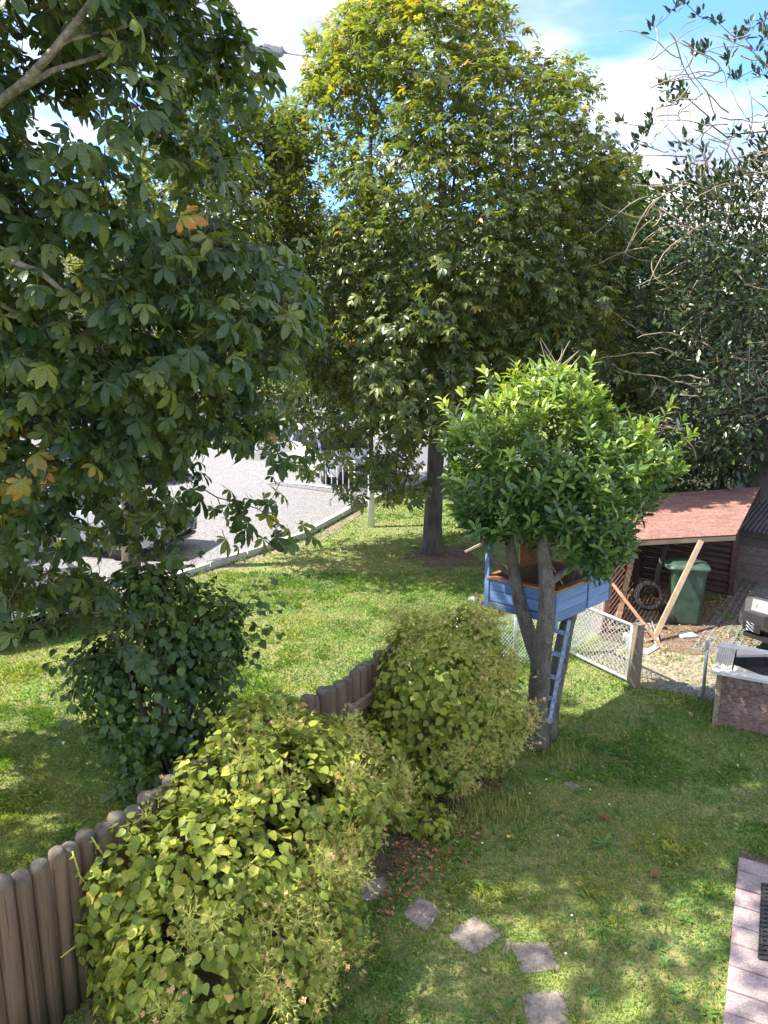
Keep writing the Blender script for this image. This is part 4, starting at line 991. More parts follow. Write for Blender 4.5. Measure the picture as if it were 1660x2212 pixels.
# slatted side wall
dl = (pbk-pl).normalized()
for k in range(13):
    b = MB(); z = .10+.098*k; q = pl+dl*.08
    b.beam(q+Vector((0, 0, z)), pbk+Vector((0, 0, z)), .02, .06); b.build('slat', MAT['log_cabin'], sh)
for f in (.42, .75):
    q = pl.lerp(pbk, f)+Vector((dl.y, -dl.x, 0))*.04; b = MB(); b.beam(q, (q.x, q.y, roof_z(q.x, q.y)), .06, .05, (0, 1, 0)); b.build('upright', MAT['log_cabin'], sh)
# braces
b = MB(); st = at(1515, 1166, 11.45); b.beam((3.92, 10.55, .02), st+Vector((0, 0, -.02)), .075, .05, (0, -1, .3)); b.build('brace', MAT['pale_strut'], sh, bevel=.004)['label'] = 'pale bare timber brace propping the front of the roof'
b = MB(); b.beam(at(1336, 1335, 11.15), at(1368, 1195, 11.6), .075, .045, (0, -1, .3)); b.build('brace', MAT['brown_board'], sh)
b = MB(); b.tube([at(1418, 1290, 12.6), at(1420, 1240, 12.6), at(1432, 1200, 12.6), at(1445, 1165, 12.5)], [.045, .045, .04, .04], 7); b.smooth = True; b.build('brace', MAT['bark'], sh)
tp_ = thing('leaning_board', 'thin reddish board leaning across the shelter front down to the gravel', 'board', tuple(gp(1432, 1402).xy)+(0,))
b = MB(); b.beam(gp(1438, 1408, .01), at(1316, 1252, 11.0), .045, .022, (0, -1, .5)); b.build('board', MAT['brown_board'], tp_)
o = MB(); o.box(gp(1484, 1372, .03), (.26, .17, .03), (Vector((.98, .2, 0)), Vector((-.2, .98, 0)), Vector((0, 0, 1))))
tag(o.build('loose_board', MAT['concrete'], bevel=.004), 'small pale slab lying on the mulch in front of the green bin', 'board')

# hose coil
hc = thing('hose_coil', 'coiled grey hose leaning inside the slatted shelter left of the bin', 'hose', (4.25, 12.05, 0))
c0_ = at(1401, 1290, 12.0); c0_.z = .24
b = MB(); b.smooth = True
pts = []
for k in range(24*6+1):
    a = k*2*math.pi/24; r_ = .19+.014*math.sin(k*.37)+.004*(k//24); pts.append(c0_+Vector((math.cos(a)*r_, .02*(k/24)-.06+.08*math.sin(a), math.sin(a)*r_*.95)))
b.tube(pts, .008, 5); b.build('coil', MAT['hose'], hc)
b = MB(); b.tube([pts[0], pts[0]+Vector((.12, -.2, -.2)), pts[0]+Vector((.02, -.35, -.225))], .008, 5); b.build('loose_end', MAT['hose'], hc)

# ------------------------------------------------------------------ wheelie bin
bn = thing('wheelie_bin', 'dark green wheeled rubbish bin standing under the red roofed shelter', 'bin', (4.68, 11.42, 0), R(-12))
b = MB(); b.smooth = False
def rr(cx, cy, hx, hy, z, r_=.05, n=3):
    o = []
    for sx, sy, a0 in ((1, 1, 0), (-1, 1, 90), (-1, -1, 180), (1, -1, 270)):
        for k in range(n+1):
            a = R(a0+90*k/n); o.append((cx+sx*(hx-r_)+r_*math.cos(a), cy+sy*(hy-r_)+r_*math.sin(a), z))
    return o
b.loft([rr(.02, 0, .20, .18, .03), rr(.02, 0, .205, .185, .06), rr(.02, 0, .25, .225, .86), rr(.02, 0, .262, .235, .865), rr(.02, 0, .262, .235, .91)])
b.build('body', MAT['bin_green'], bn, world=False)
b = MB(); b.loft([rr(.02, 0, .29, .25, .905, .06), rr(.02, 0, .295, .255, .925, .06), rr(.025, 0, .285, .245, .95, .06), rr(0, 0, .22, .20, .985, .06), rr(-.02, 0, .18, .17, .99, .05)]); b.build('lid', MAT['bin_green'], bn, world=False)
b = MB()
for s in (-1, 1): b.tube([(.1, s*.07, .985), (.14, s*.07, 1.0), (.2, s*.07, .985)], .012, 6)
b.tube([(.2, -.075, .985), (.2, .075, .985)], .012, 6); b.build('lid_grip', MAT['bin_green'], bn, world=False)
b = MB(); b.tube([(-.27, -.2, .90), (-.33, -.2, .94), (-.33, .2, .94), (-.27, .2, .90)], .016, 8)
for s in (-1, 0, 1): b.tube([(-.33, s*.12, .94), (-.22, s*.12, .96)], .014, 6)
b.build('handle', MAT['bin_green'], bn, world=False)
for s in (-1, 1):
    b = MB(); b.smooth = True; b.lathe((-.23, s*.21-.025, .10), [(.02, 0), (.085, 0), (.1, .008), (.1, .042), (.085, .05), (.02, .05)], 20, (0, 1, 0)); w = b.build('wheel', MAT['tyre'], bn, world=False)
    b = MB(); b.lathe((-.23, s*.21-.03, .10), [(.001, 0), (.03, 0), (.03, .06), (.001, .06)], 12, (0, 1, 0)); b.build('hub', MAT['black_plastic'], w, world=False)
b = MB(); b.tube([(-.23, -.2, .10), (-.23, .2, .10)], .012, 6); b.build('axle', MAT['dark_metal'], bn, world=False)

# hand trolley lying by the gate post
ht = thing('hand_trolley', 'folded silver hand trolley lying on the ground behind the gate post', 'trolley', (3.9, 10.9, 0))
def vp(u, v, z): return gp(u, v, z)
b = MB(); b.smooth = True
b.tube([vp(1368, 1392, .05), vp(1366, 1350, .12), vp(1380, 1336, .16), vp(1408, 1340, .16), vp(1426, 1392, .04)], .012, 6)
b.tube([vp(1376, 1392, .05), vp(1374, 1354, .11), vp(1384, 1344, .14), vp(1404, 1347, .14), vp(1418, 1394, .04)], .010, 6)
b.tube([vp(1370, 1362, .1), vp(1416, 1366, .1)], .009, 6); b.tube([vp(1372, 1380, .06), vp(1420, 1382, .06)], .009, 6)
b.build('frame', MAT['galvanised'], ht)
b = MB(); b.beam(vp(1392, 1412, .02), vp(1428, 1390, .02), .1, .012); b.build('toe_plate', MAT['galvanised'], ht)

# ------------------------------------------------------------------ gate, mesh fences, posts
def chain_link(b, a, c, z0, z1, pitch=.055, w=.0032):
    a, c = Vector(a), Vector(c); L = (c-a).length; d = (c-a)/L; H = z1-z0; nrm = Vector((d.y, -d.x, 0))*.002
    k = -H
    while k < L:
        for sgn in (1, -1):
            x0, x1 = k, k+H; za, zb = (z0, z1) if sgn > 0 else (z1, z0)
            s0, s1 = max(0, x0), min(L, x1)
            if s1-s0 > .01:
                f0, f1 = (s0-x0)/H, (s1-x0)/H
                p0 = a+d*s0; p1 = a+d*s1; p0.z = za+(zb-za)*f0; p1.z = za+(zb-za)*f1
                b.tube([p0+nrm*sgn, p1+nrm*sgn], w, 3, cap=False)
        k += pitch
gL, gR = gp(1229, 1415), gp(1357, 1478)
gt = thing('garden_gate', 'galvanised chain link garden gate with a tubular frame standing closed beside the wooden post', 'gate', tuple(gR))
gd = (gR-gL).normalized(); z0, z1 = .06, .80
b = MB(); b.smooth = True
cor = [gL+Vector((0, 0, z0)), gR+Vector((0, 0, z0)), gR+Vector((0, 0, z1)), gL+Vector((0, 0, z1))]
for i in range(4): b.tube([cor[i], cor[(i+1) % 4]], .023, 8)
b.build('frame', MAT['galvanised'], gt)
b = MB(); chain_link(b, gL+gd*.02, gR-gd*.02, z0+.02, z1-.02, .078, .0046); o = b.build('wire_mesh', MAT['wire'], gt); o['kind'] = 'stuff'
b = MB(); b.box(gR-gd*.07+Vector((0, 0, .60)), (.10, .045, .14), (gd, Vector((gd.y, -gd.x, 0)), Vector((0, 0, 1)))); lk = b.build('lock_box', MAT['galvanised'], gt, bevel=.004)
b = MB(); lp = gR-gd*.10+Vector((gd.y, -gd.x, 0))*.04+Vector((0, 0, .63)); b.tube([lp, lp+Vector((gd.y, -gd.x, 0))*.04, lp+Vector((gd.y, -gd.x, 0))*.04-gd*.10], .008, 6); b.build('handle', MAT['chrome'], lk)
b = MB(); b.tube([gR+gd*.035+Vector((0, 0, 0)), gR+gd*.035+Vector((0, 0, .84))], .016, 8); b.build('latch_post', MAT['dark_metal'], gt)
wp = thing('gate_post', 'square weathered wooden post at the latch side of the mesh gate', 'post', tuple(gR+gd*.10))
b = MB(); q = gR+gd*.105; b.box((q.x, q.y, .41), (.10, .10, .86), (gd, Vector((-gd.y, gd.x, 0)), Vector((0, 0, 1)))); b.build('post', MAT['old_board'], wp, bevel=.006)
b = MB(); b.box((q.x, q.y, .846), (.105, .105, .02), (gd, Vector((-gd.y, gd.x, 0)), Vector((0, 0, 1)))); b.build('cap', MAT['log_end'], wp)
for nm, lab, a, c, h, npst in (('mesh_fence', 'green grey chain link fence running behind the laurel trunk to the gate', Vector((.95, 9.35, 0)), gL-gd*.03, .78, 3), ('mesh_fence', 'short chain link fence between the gate hinge and the red shelter post', gL+Vector((.02, .06, 0)), Vector((3.28, 10.92, 0)), .82, 2)):
    f = thing(nm, lab, 'fence', tuple(a))
    b = MB(); chain_link(b, a, c, .04, h, .06, .003); b.build('wire_mesh', MAT['wire'], f)['kind'] = 'stuff'
    for k in range(npst):
        p = a.lerp(c, k/(npst-1)); b = MB(); b.tube([p, p+Vector((0, 0, h+.05))], .02, 8); b.smooth = True; b.build('post', MAT['galvanised'], f)
    b = MB(); b.tube([a+Vector((0, 0, h)), c+Vector((0, 0, h))], .004, 5); b.build('tension_wire', MAT['wire'], f)
po = thing('metal_post', 'thin leaning grey metal post beside the planter box', 'post', tuple(gp(1518, 1510)))
p0_ = gp(1518, 1510); p1_ = at(1529, 1386, 8.72)
b = MB(); b.smooth = True; b.tube([p0_-Vector((0, 0, .05)), p1_], .02, 10); b.build('pole', MAT['galvanised'], po)
b = MB(); b.tube([p1_.lerp(p0_, .13), p1_+(p1_-p0_)*.012], .025, 10); b.build('sleeve', MAT['galvanised'], po)

# ------------------------------------------------------------------ planter box
px0 = Vector((3.80, 8.10, 0)); a_ = R(-28); pw = Vector((math.cos(a_), math.sin(a_), 0)); pdp = Vector((-math.sin(a_), math.cos(a_), 0)); UP = Vector((0, 0, 1))
pb = thing('planter_box', 'raised wooden box with a pale decking rim and a black lined eight sided opening', 'planter', tuple(px0))
Wb, Db, Hb = 1.5, .72, .66
for k in range(4):
    b = MB(); b.box(px0+pw*Wb/2+pdp*(.02+random.uniform(-.003, .003))+UP*(.082+k*.163), (Wb-.06, .035, .160), (pw, pdp, UP)); b.build('front_plank', MAT['planter_board'], pb, bevel=.004)
    b = MB(); b.box(px0+pw*.02+pdp*Db/2+UP*(.082+k*.163), (.035, Db-.1, .160), (pw, pdp, UP)); b.build('side_plank', MAT['planter_board'], pb, bevel=.004)
    b = MB(); b.box(px0+pw*Wb/2+pdp*(Db-.02)+UP*(.082+k*.163), (Wb-.06, .035, .160), (pw, pdp, UP)); b.build('back_plank', MAT['planter_board'], pb)
for s, d_ in ((.0, 0), (.0, Db), (Wb, 0), (Wb, Db)):
    b = MB(); b.box(px0+pw*s+pdp*d_+UP*.33, (.06, .06, .655), (pw, pdp, UP)); b.build('corner_post', MAT['old_board'], pb, bevel=.005)
zt = Hb+.02
b = MB(); b.box(px0+pw*(Wb/2+.03)+pdp*(-.055)+UP*zt, (Wb+.24, .13, .04), (pw, pdp, UP)); b.build('front_rim', MAT['deck_frame'], pb, bevel=.005)
b = MB(); b.box(px0+pw*(Wb/2+.03)+pdp*(Db+.035)+UP*zt, (Wb+.24, .13, .04), (pw, pdp, UP)); b.build('back_rim', MAT['deck_frame'], pb, bevel=.005)
for s0 in (-.065, Wb-.03):
    for k in range(8):
        b = MB(); b.box(px0+pw*(s0+.024*k)+pdp*(Db/2-.01)+UP*(zt+(.004 if k % 2 else 0)), (.021, Db-.06, .035), (pw, pdp, UP)); b.build('deck_slat', MAT['deck_board'], pb)
def L2(s, d_, z): return px0+pw*s+pdp*d_+UP*z
for (s, d_, sx, sy) in ((.13, .015, 1, 1), (.13, Db-.035, 1, -1), (Wb-.04, .015, -1, 1), (Wb-.04, Db-.035, -1, -1)):
    b = MB(); b.prism([L2(s, d_, zt-.018), L2(s+sx*.30, d_, zt-.018), L2(s, d_+sy*.17, zt-.018)], UP*.032); b.build('corner_board', MAT['deck_board'], pb)
b = MB(); oc = [(.13, .18), (.42, .02), (Wb-.33, .02), (Wb-.04, .18), (Wb-.04, Db-.2), (Wb-.33, Db-.04), (.42, Db-.04), (.13, Db-.2)]
top = [L2(s, d_, zt-.02) for s, d_ in oc]; bot = [L2(.1+(s-.1)*.96+.02, Db/2+(d_-Db/2)*.92, zt-.12) for s, d_ in oc]
b.add(top+bot, [(i, (i+1) % 8, 8+(i+1) % 8, 8+i) for i in range(8)]+[tuple(range(8, 16))]); b.build('liner', MAT['liner'], pb)
b = MB(); b.box(L2(.75, -.01, Hb-.055), (.62, .03, .05), (pw, pdp, UP)); b.build('batten', MAT['pale_strut'], pb)

# ------------------------------------------------------------------ log fence
fe = thing('log_fence', 'palisade fence of round topped weathered brown logs beside the hydrangeas', 'fence', tuple(F0))
logs = []
for vv_ in range(6):
    b = MB(); b.smooth = True; r_ = .058+.004*(vv_ % 3)
    prof = [(r_, -.1), (r_*1.01, .4), (r_*.99, .9), (r_*.985, 1.145), (r_*.95, 1.166), (r_*.82, 1.182), (r_*.45, 1.192), (.004, 1.194)]
    b.lathe((0, 0, 0), prof, 14)
    sp = vv_*2+1
    for i in range(len(b.v)):
        x, y, z = b.v[i]; a = math.atan2(y, x); g = 1+.05*math.sin(a*3+vv_)+.03*math.sin(a*5+z*2+vv_)
        k = int(round((a % 6.2832)/(6.2832/14))) % 14
        if k in (sp % 14, (sp+5) % 14) and z < 1.14: g -= .10
        b.v[i] = (x*g, y*g, z)
    logs.append(b.mesh('log', [MAT['log_wood'], MAT['log_end']]))
s = -.75; i = 0
while s < 4.45:
    o = link('log', logs[(i*5+i//3) % 6], fe); wv = .02*math.sin(s*2.3)
    o.location = FT*s+FN*(wv+random.uniform(-.012, .012))+UP*(random.uniform(-.035, .03)); k = random.uniform(.92, 1.08)
    o.rotation_euler = (random.uniform(-.012, .012), random.uniform(-.012, .012), random.uniform(0, 6.28)); o.scale = (k, k, 1)
    s += .118*k+random.uniform(0, .004); i += 1
b = MB(); b.beam(fs(3.35, .11, .86), fs(4.3, .11, .88), .05, .10); b.build('rail', MAT['old_board'], fe, bevel=.004)
b = MB(); b.beam(fs(-.7, -.09, .5), fs(4.3, -.09, .5), .05, .10); b.build('rail', MAT['old_board'], fe)

# ------------------------------------------------------------------ tree house
C0, C1, C2 = Vector((1.77, 7.56, 0)), Vector((1.14, 8.07, 0)), Vector((2.54, 8.30, 0)); C3 = C1+C2-C0
zb, zr = 1.46, 1.79
th = thing('tree_house', 'small blue painted plank tree house with a brown rail fixed round the laurel stems', 'tree house', (1.8, 7.9, 0))
la, lb = (C1-C0), (C2-C0); na = Vector((-.64, -.77, 0)); nb = Vector((.70, -.71, 0))
def wall_board(p, q, z, h, nrm, name, mat, th_=.022, off=0, bev=.003):
    b = MB(); d = (q-p).normalized(); n2 = Vector((d.y, -d.x, 0))
    if n2.dot(nrm) < 0: n2 = -n2
    b.box((p+q)/2+n2*off+UP*z, ((q-p).length, th_, h), (d, n2, UP)); return b.build(name, MAT[mat], th, bevel=bev)
wall_board(C0+(C1-C0)*.02, C1, zr-.08, .12, na, 'front_plank', 'blue_paint', off=.005)
wall_board(C0+(C1-C0)*.02, C1, zr-.205, .118, na, 'front_plank', 'blue_paint', off=.002)
wall_board(C0+(C1-C0)*.0, C1+(C1-C0)*.03, zr-.315, .075, na, 'front_plank', 'blue_paint', off=.012)
for k, (z, h) in enumerate(((zr-.075, .115), (zr-.19, .108), (zr-.30, .105))):
    wall_board(C0+lb*.03, C0+lb*.55, z-.0, h, nb, 'side_plank', 'blue_paint', off=.004)
    wall_board(C0+lb*.575, C2, z+.012, h, nb, 'side_plank', 'blue_paint', off=.008)
    wall_board(C1+lb*.03, C3, z, h, -nb, 'rear_plank', 'brown_board'); wall_board(C2, C3, z, h, -na, 'rear_plank', 'brown_board')
b = MB(); b.box(C0+UP*(zb+.12), (.06, .06, .40), (la.normalized(), Vector((-la.y, la.x, 0)).normalized(), UP)); b.build('corner_post', MAT['blue_paint'], th, bevel=.004)
b = MB(); b.box(C1+UP*(1.80), (.055, .055, .72), (la.normalized(), Vector((-la.y, la.x, 0)).normalized(), UP)); b.build('corner_post', MAT['blue_paint'], th, bevel=.004)
for p in (C2, C3):
    b = MB(); b.box(p+UP*1.78, (.05, .05, .70), (la.normalized(), Vector((-la.y, la.x, 0)).normalized(), UP)); b.build('corner_post', MAT['brown_board'], th, bevel=.004)
for p, q in ((C0, C1), (C0, C0+lb*.5)):
    b = MB(); d = (q-p).normalized(); b.beam(p-d*.02+UP*(zr+.0), q+UP*(zr+.0), .075, .028); b.build('rail_cap', MAT['rail_wood'], th, bevel=.004)
b = MB(); d = (C3-C1).normalized(); b.beam(C1+UP*zr, C3+UP*zr, .05, .03); b.build('rail_cap', MAT['rail_wood'], th)
for k in range(7):
    f = (k+.5)/7; p, q = C0.lerp(C2, f), C1.lerp(C3, f); b = MB(); b.beam(p.lerp(q, .03)+UP*(zb+.03), p.lerp(q, .97)+UP*(zb+.03), .14, .022); b.build('floor_board', MAT['brown_board'], th)
for f in (.15, .8):
    p, q = C0.lerp(C1, f), C2.lerp(C3, f); b = MB(); b.beam(p+UP*(zb-.03), q+UP*(zb-.03), .05, .09); b.build('joist', MAT['brown_board'], th)
b = MB(); b.beam(C1+na*.05+UP*(zb-.0)-la.normalized()*-.06, C1+na*.30*-1+UP*(zb-.0), .03, .06); b.build('outrigger', MAT['blue_paint'], th)
# gable roof
eL, rg, eR = at(1040, 1170, 8.0), at(1160, 1108, 7.95), at(1276, 1254, 7.88); bk = Vector((.28, .92, .02))
for p, q, lab in ((eL, rg, None), (rg, eR, None)):
    for k in range(5):
        f0, f1 = k/5+.006, (k+1)/5-.006; a, c = p.lerp(q, f0), p.lerp(q, f1); n = (c-a).cross(bk).normalized()
        if n.z < 0: n = -n
        b = MB(); b.prism([a, c, c+bk, a+bk], n*.022); b.build('roof_board', MAT['grey_roofing' if q is eR else 'brown_board'], th)
b = MB(); b.beam(eL+Vector((0, -.015, -.02)), rg+Vector((0, -.015, -.02)), .02, .06); b.build('barge_board', MAT['brown_board'], th)
b = MB(); b.beam(rg+Vector((0, -.015, -.02)), eR+Vector((0, -.015, -.02)), .02, .06); b.build('barge_board', MAT['old_board'], th)
b = MB(); b.beam(at(1005, 1192, 8.05), at(1060, 1165, 8.0), .03, .02); b.build('stray_lath', MAT['dry_twig'], th)
b = MB(); b.box(at(1142, 1190, 8.45), (.22, .02, .30), (Vector((.95, .3, 0)), Vector((-.3, .95, 0)), UP)); b.build('back_panel', MAT['rail_wood'], th)

ld = thing('ladder', 'pale blue painted wooden ladder leaning up to the tree house', 'ladder', tuple(at(1182, 1560, 7.75).xy)+(0,))
rb, rt_ = at(1186, 1562, 7.62), at(1230, 1340, 7.72)
lb2, lt2 = rb+Vector((-.20, .16, .0)), rt_+Vector((-.27, .17, .03))
for p, q in ((rb, rt_), (lb2, lt2)):
    b = MB(); b.beam(p, q, .04, .028, (0, -1, .1)); b.build('rail', MAT['pale_blue'], ld, bevel=.003)
for f in (.04, .235, .44, .66, .87):
    b = MB(); p, q = lb2.lerp(lt2, f), rb.lerp(rt_, f); e_ = (q-p).normalized()*.03; b.beam(p-e_, q+e_, .022, .045); b.build('rung', MAT['pale_blue'], ld, bevel=.003)

# ------------------------------------------------------------------ street lamp, barrier
lm = thing('street_lamp', 'grey street lamp whose arm shows against the sky beside the tall chestnut', 'street lamp', (-.3, 17.75, 0))
pt = at(800, 152, 17.75); b = MB(); b.smooth = True
b.tube([(-.3, 17.75, 0), (-.3, 17.75, 1.6), (-.3, 17.75, 1.7)], [.085, .078, .075], 12); b.build('pole', MAT['white_paint'], lm)
b = MB(); b.smooth = True; b.tube([(-.3, 17.75, 1.7), (pt.x, 17.75, pt.z-.3), (pt.x, 17.75, pt.z)], [.058, .045, .04], 10); b.build('upper_pole', MAT['dark_metal'], lm)
h0, h1 = at(611, 112, 17.7), at(548, 99, 17.7); b = MB(); b.smooth = True; b.tube([pt, at(710, 128, 17.72), h0], .035, 10); b.build('arm', MAT['galvanised'], lm)
hd = (h1-h0).normalized(); hn = Vector((0, 1, 0)); hu = hn.cross(hd)*1; hu = -hu if hu.z < 0 else hu
def hring(p, w, up, dn): return [p+hn*w+hu*up*.4, p+hn*w*.7+hu*up, p-hn*w*.7+hu*up, p-hn*w+hu*up*.4, p-hn*w+hu*dn*.6, p-hn*w*.6+hu*dn, p+hn*w*.6+hu*dn, p+hn*w+hu*dn*.6]
b = MB(); b.loft([hring(h0-hd*.03, .06, .05, -.05), hring(h0+hd*.02, .12, .10, -.10), hring(h0.lerp(h1, .6), .15, .11, -.10), hring(h1, .10, .05, -.05)]); hdd = b.build('lamp_head', MAT['lamp_head'], lm, bevel=.01)
b = MB(); b.loft([hring(h0+hd*.06-hu*.10, .10, .0, -.05), hring(h0.lerp(h1, .6)-hu*.10, .12, .0, -.08), hring(h0.lerp(h1, .9)-hu*.07, .08, .0, -.03)]); b.build('lens', MAT['lamp_glass'], hdd)

br = thing('metal_barrier', 'white tubular railing with upright bars in front of the white car', 'barrier', (-1.7, 22.1, 0))
a, c = Vector((-3.4, 23.2, 0)), Vector((-.83, 21.45, 0))
b = MB(); b.smooth = True
for z in (.16, 1.02): b.tube([a+UP*z, c+UP*z], .025, 6)
for p in (a, c): b.tube([p, p+UP*1.02], .03, 6)
b.build('frame', MAT['white_paint'], br)
for k in range(1, 15):
    p = a.lerp(c, k/15); b = MB(); b.tube([p+UP*.16, p+UP*1.02], .013, 5); b.build('bar', MAT['white_paint'], br)
for p in (a, c):
    b = MB(); b.box(p+UP*.04, (.35, .12, .08)); b.build('foot', MAT['concrete'], br)

# ------------------------------------------------------------------ cars
def car(label, loc, rz, body, L=4.4, W=1.8, Ht=1.6, plate=None, group='cars in view', bonnet=None):
    c = thing('car', label, 'car', loc, rz, group); h = W/2
    st = [(-L/2, .60, .80, .90), (-L/2+.08, .36, 1.0, .97), (-L/2+.9, .25, 1.02, 1.0), (-.2, .25, 1.0, 1.0), (L/2-1.25, .25, .99, 1.0), (L/2-.5, .26, .92, .97), (L/2-.12, .32, .80, .90), (L/2, .45, .66, .82)]
    rings = []
    for x, zb_, zt_, k in st:
        w = h*k; rings.append([(x, -w*.94, zb_), (x, -w, zb_+.12), (x, -w, zt_*.72), (x, -w*.93, zt_-.03), (x, -w*.8, zt_), (x, 0, zt_+.025), (x, w*.8, zt_), (x, w*.93, zt_-.03), (x, w, zt_*.72), (x, w, zb_+.12), (x, w*.94, zb_)])
    b = MB(); b.loft(rings); o = b.build('body', MAT[body], c, world=False, bevel=.03)
    gx = [(-L/2+.12, .98, 1.0), (-L/2+.5, .86, Ht-.10), (-.3, .80, Ht-.04), (.35, .80, Ht-.07), (L/2-1.2, .93, .98)]
    def green(k_in, dz, cut=0):
        rr_ = []
        for x, k, zt_ in gx:
            w = h*k*k_in; rr_.append([(x, -h*.93*k_in, .95), (x, -w, zt_-.02+dz), (x, 0, zt_+.03+dz), (x, w, zt_-.02+dz), (x, h*.93*k_in, .95)])
        return rr_
    b = MB(); b.loft(green(.97, 0)); b.build('windows', MAT['car_glass'], c, world=False)
    b = MB(); b.loft([[(x, -h*k*.90, z+.005), (x, 0, z+.045), (x, h*k*.90, z+.005), (x, h*k*.90, z+.035), (x, 0, z+.075), (x, -h*k*.90, z+.035)] for x, k, z in gx[1:4]]); b.build('roof', MAT[body], c, world=False)
    for s in (-1, 1):
        for x0, k0, z0_, x1, k1, z1_ in ((L/2-1.2, .94, .97, .35, .80, Ht-.06), (-.3, .93, .97, -.35, .80, Ht-.05), (-L/2+.15, .95, .98, -L/2+.5, .86, Ht-.09)):
            b = MB(); b.beam((x0, s*h*k0, z0_), (x1, s*h*k1, z1_), .05, .06, (0, s, .5)); b.build('pillar', MAT[body], c, world=False)
        for x in (-L/2+.85, L/2-.9):
            b = MB(); b.smooth = True; b.lathe((x, s*(h-.10)-.10, .33), [(.20, 0), (.31, .0), (.33, .03), (.33, .17), (.31, .2), (.20, .2)], 20, (0, 1, 0)); w = b.build('wheel', MAT['tyre'], c, world=False)
            b = MB(); b.lathe((x, s*(h-.10)-.105, .33), [(.001, .0), (.2, .01), (.2, .20), (.001, .21)], 10, (0, 1, 0)); b.build('rim', MAT['chrome'], w, world=False)
        b = MB(); b.loft([[(L/2-.42, s*h*.90, .80), (L/2-.42, s*h*.90, .74), (L/2-.12, s*h*.62, .67), (L/2-.10, s*h*.62, .74)], [(L/2-.38, s*h*.975, .795), (L/2-.38, s*h*.975, .73), (L/2-.005, s*h*.60, .655), (L/2-.05, s*h*.60, .735)]]); hl = b.build('headlight', MAT['car_lens'], c, world=False)
        b = MB(); b.box((-L/2+.02, s*h*.8, .82), (.08, .28, .16)); b.build('tail_light', MAT['red_post'], c, world=False)
        b = MB(); b.smooth = True; b.lathe((L/2-1.28, s*(h+.05), 1.03), [(.01, -.10), (.08, -.08), (.09, .05), (.01, .08)], 8, (.2, 1, 0)); b.build('mirror', MAT['black_plastic'], c, world=False)
        b = MB(); b.box((L/2-.13, s*h*.62, .42), (.27, .26, .13)); gg = b.build('lower_grille', MAT['black_plastic'], c, world=False)
        b = MB()
        for j in range(5):
            pts = [(L/2+.018-.03*abs(q-2.5)/2.5, s*h*.62-.12+.04*q, .37+.025*j+(.010 if (q+j) % 2 else -.004)) for q in range(7)]
            b.tube(pts, .006, 4)
        b.build('honeycomb', MAT['chrome'], gg, world=False)
    b = MB(); b.box((L/2-.03, 0, .56), (.07, h*.85, .15)); b.build('grille', MAT['black_plastic'], c, world=False)
    b = MB(); b.box((L/2-.08, 0, .29), (.14, h*1.5, .06)); b.build('bumper_lip', MAT['black_plastic'], c, world=False)
    if bonnet:  # dark panel: trees mirrored in the paint, put into the bonnet colour
        b = MB(); b.smooth = True
        b.loft([[(x, -h*k*.95, z-.035), (x, -h*k*.80, z+.008), (x, 0, z+.034), (x, h*k*.80, z+.008), (x, h*k*.95, z-.035)] for x, z, k in ((L/2-1.24, .99, 1.0), (L/2-.9, .96, .985), (L/2-.5, .92, .97), (L/2-.16, .815, .92))], closed=False, cap=False)
        b.build('bonnet', MAT[bonnet], c, world=False)
    if plate:
        b = MB(); b.box((L/2+.045, 0, .50), (.012, .50, .115)); pl_ = b.build('number_plate', MAT['plate_white'], c, world=False)
        cu = bpy.data.curves.new('plate_lettering', 'FONT'); cu.body = plate; cu.size = .105; cu.align_x = 'CENTER'; cu.align_y = 'CENTER'; cu.extrude = .001; cu.materials.append(MAT['plate_ink'])
        to0 = bpy.data.objects.new('plate_lettering', cu); col.objects.link(to0); tm = bpy.data.meshes.new_from_object(to0.evaluated_get(bpy.context.evaluated_depsgraph_get())); bpy.data.objects.remove(to0)
        to = link('plate_lettering', tm); to.parent = pl_; to.location = (L/2+.054, 0, .50); to.rotation_euler = (R(90), 0, R(90))
    return c
car('grey car with silver honeycomb lower grille parked beside the planter at the right edge', (7.28, 10.78, 0), math.atan2(-.53, -.85), 'car_grey', 4.4, 1.84, 1.55, bonnet='car_black')
car('black car with a white number plate parked at the lower left behind the leaves', (-6.45, 12.3, 0), math.atan2(-.80, .60), 'car_black', 4.5, 1.82, 1.5, 'ZH 68766')
car('silver white car with a black mirror second behind the chestnut leaves at the left', (-6.3, 16.0, 0), R(-14), 'car_silver', 4.3, 1.78, 1.5)
car('dark blue car standing across the gravel yard behind the left chestnut', (-8.6, 24.5, 0), R(-20), 'car_blue', 4.3, 1.78, 1.48)
car('white car parked behind the tubular railing on the gravel', (-1.6, 24.9, 0), R(-65), 'car_white', 4.2, 1.78, 1.5)
car('bright blue van far at the back of the yard above the other cars', (-16.0, 38, 0), R(10), 'car_blue', 4.9, 1.95, 2.1)
car('white car far at the back of the yard beside the blue van', (-10.5, 37, 0), R(170), 'car_white', 4.4, 1.8, 1.5)

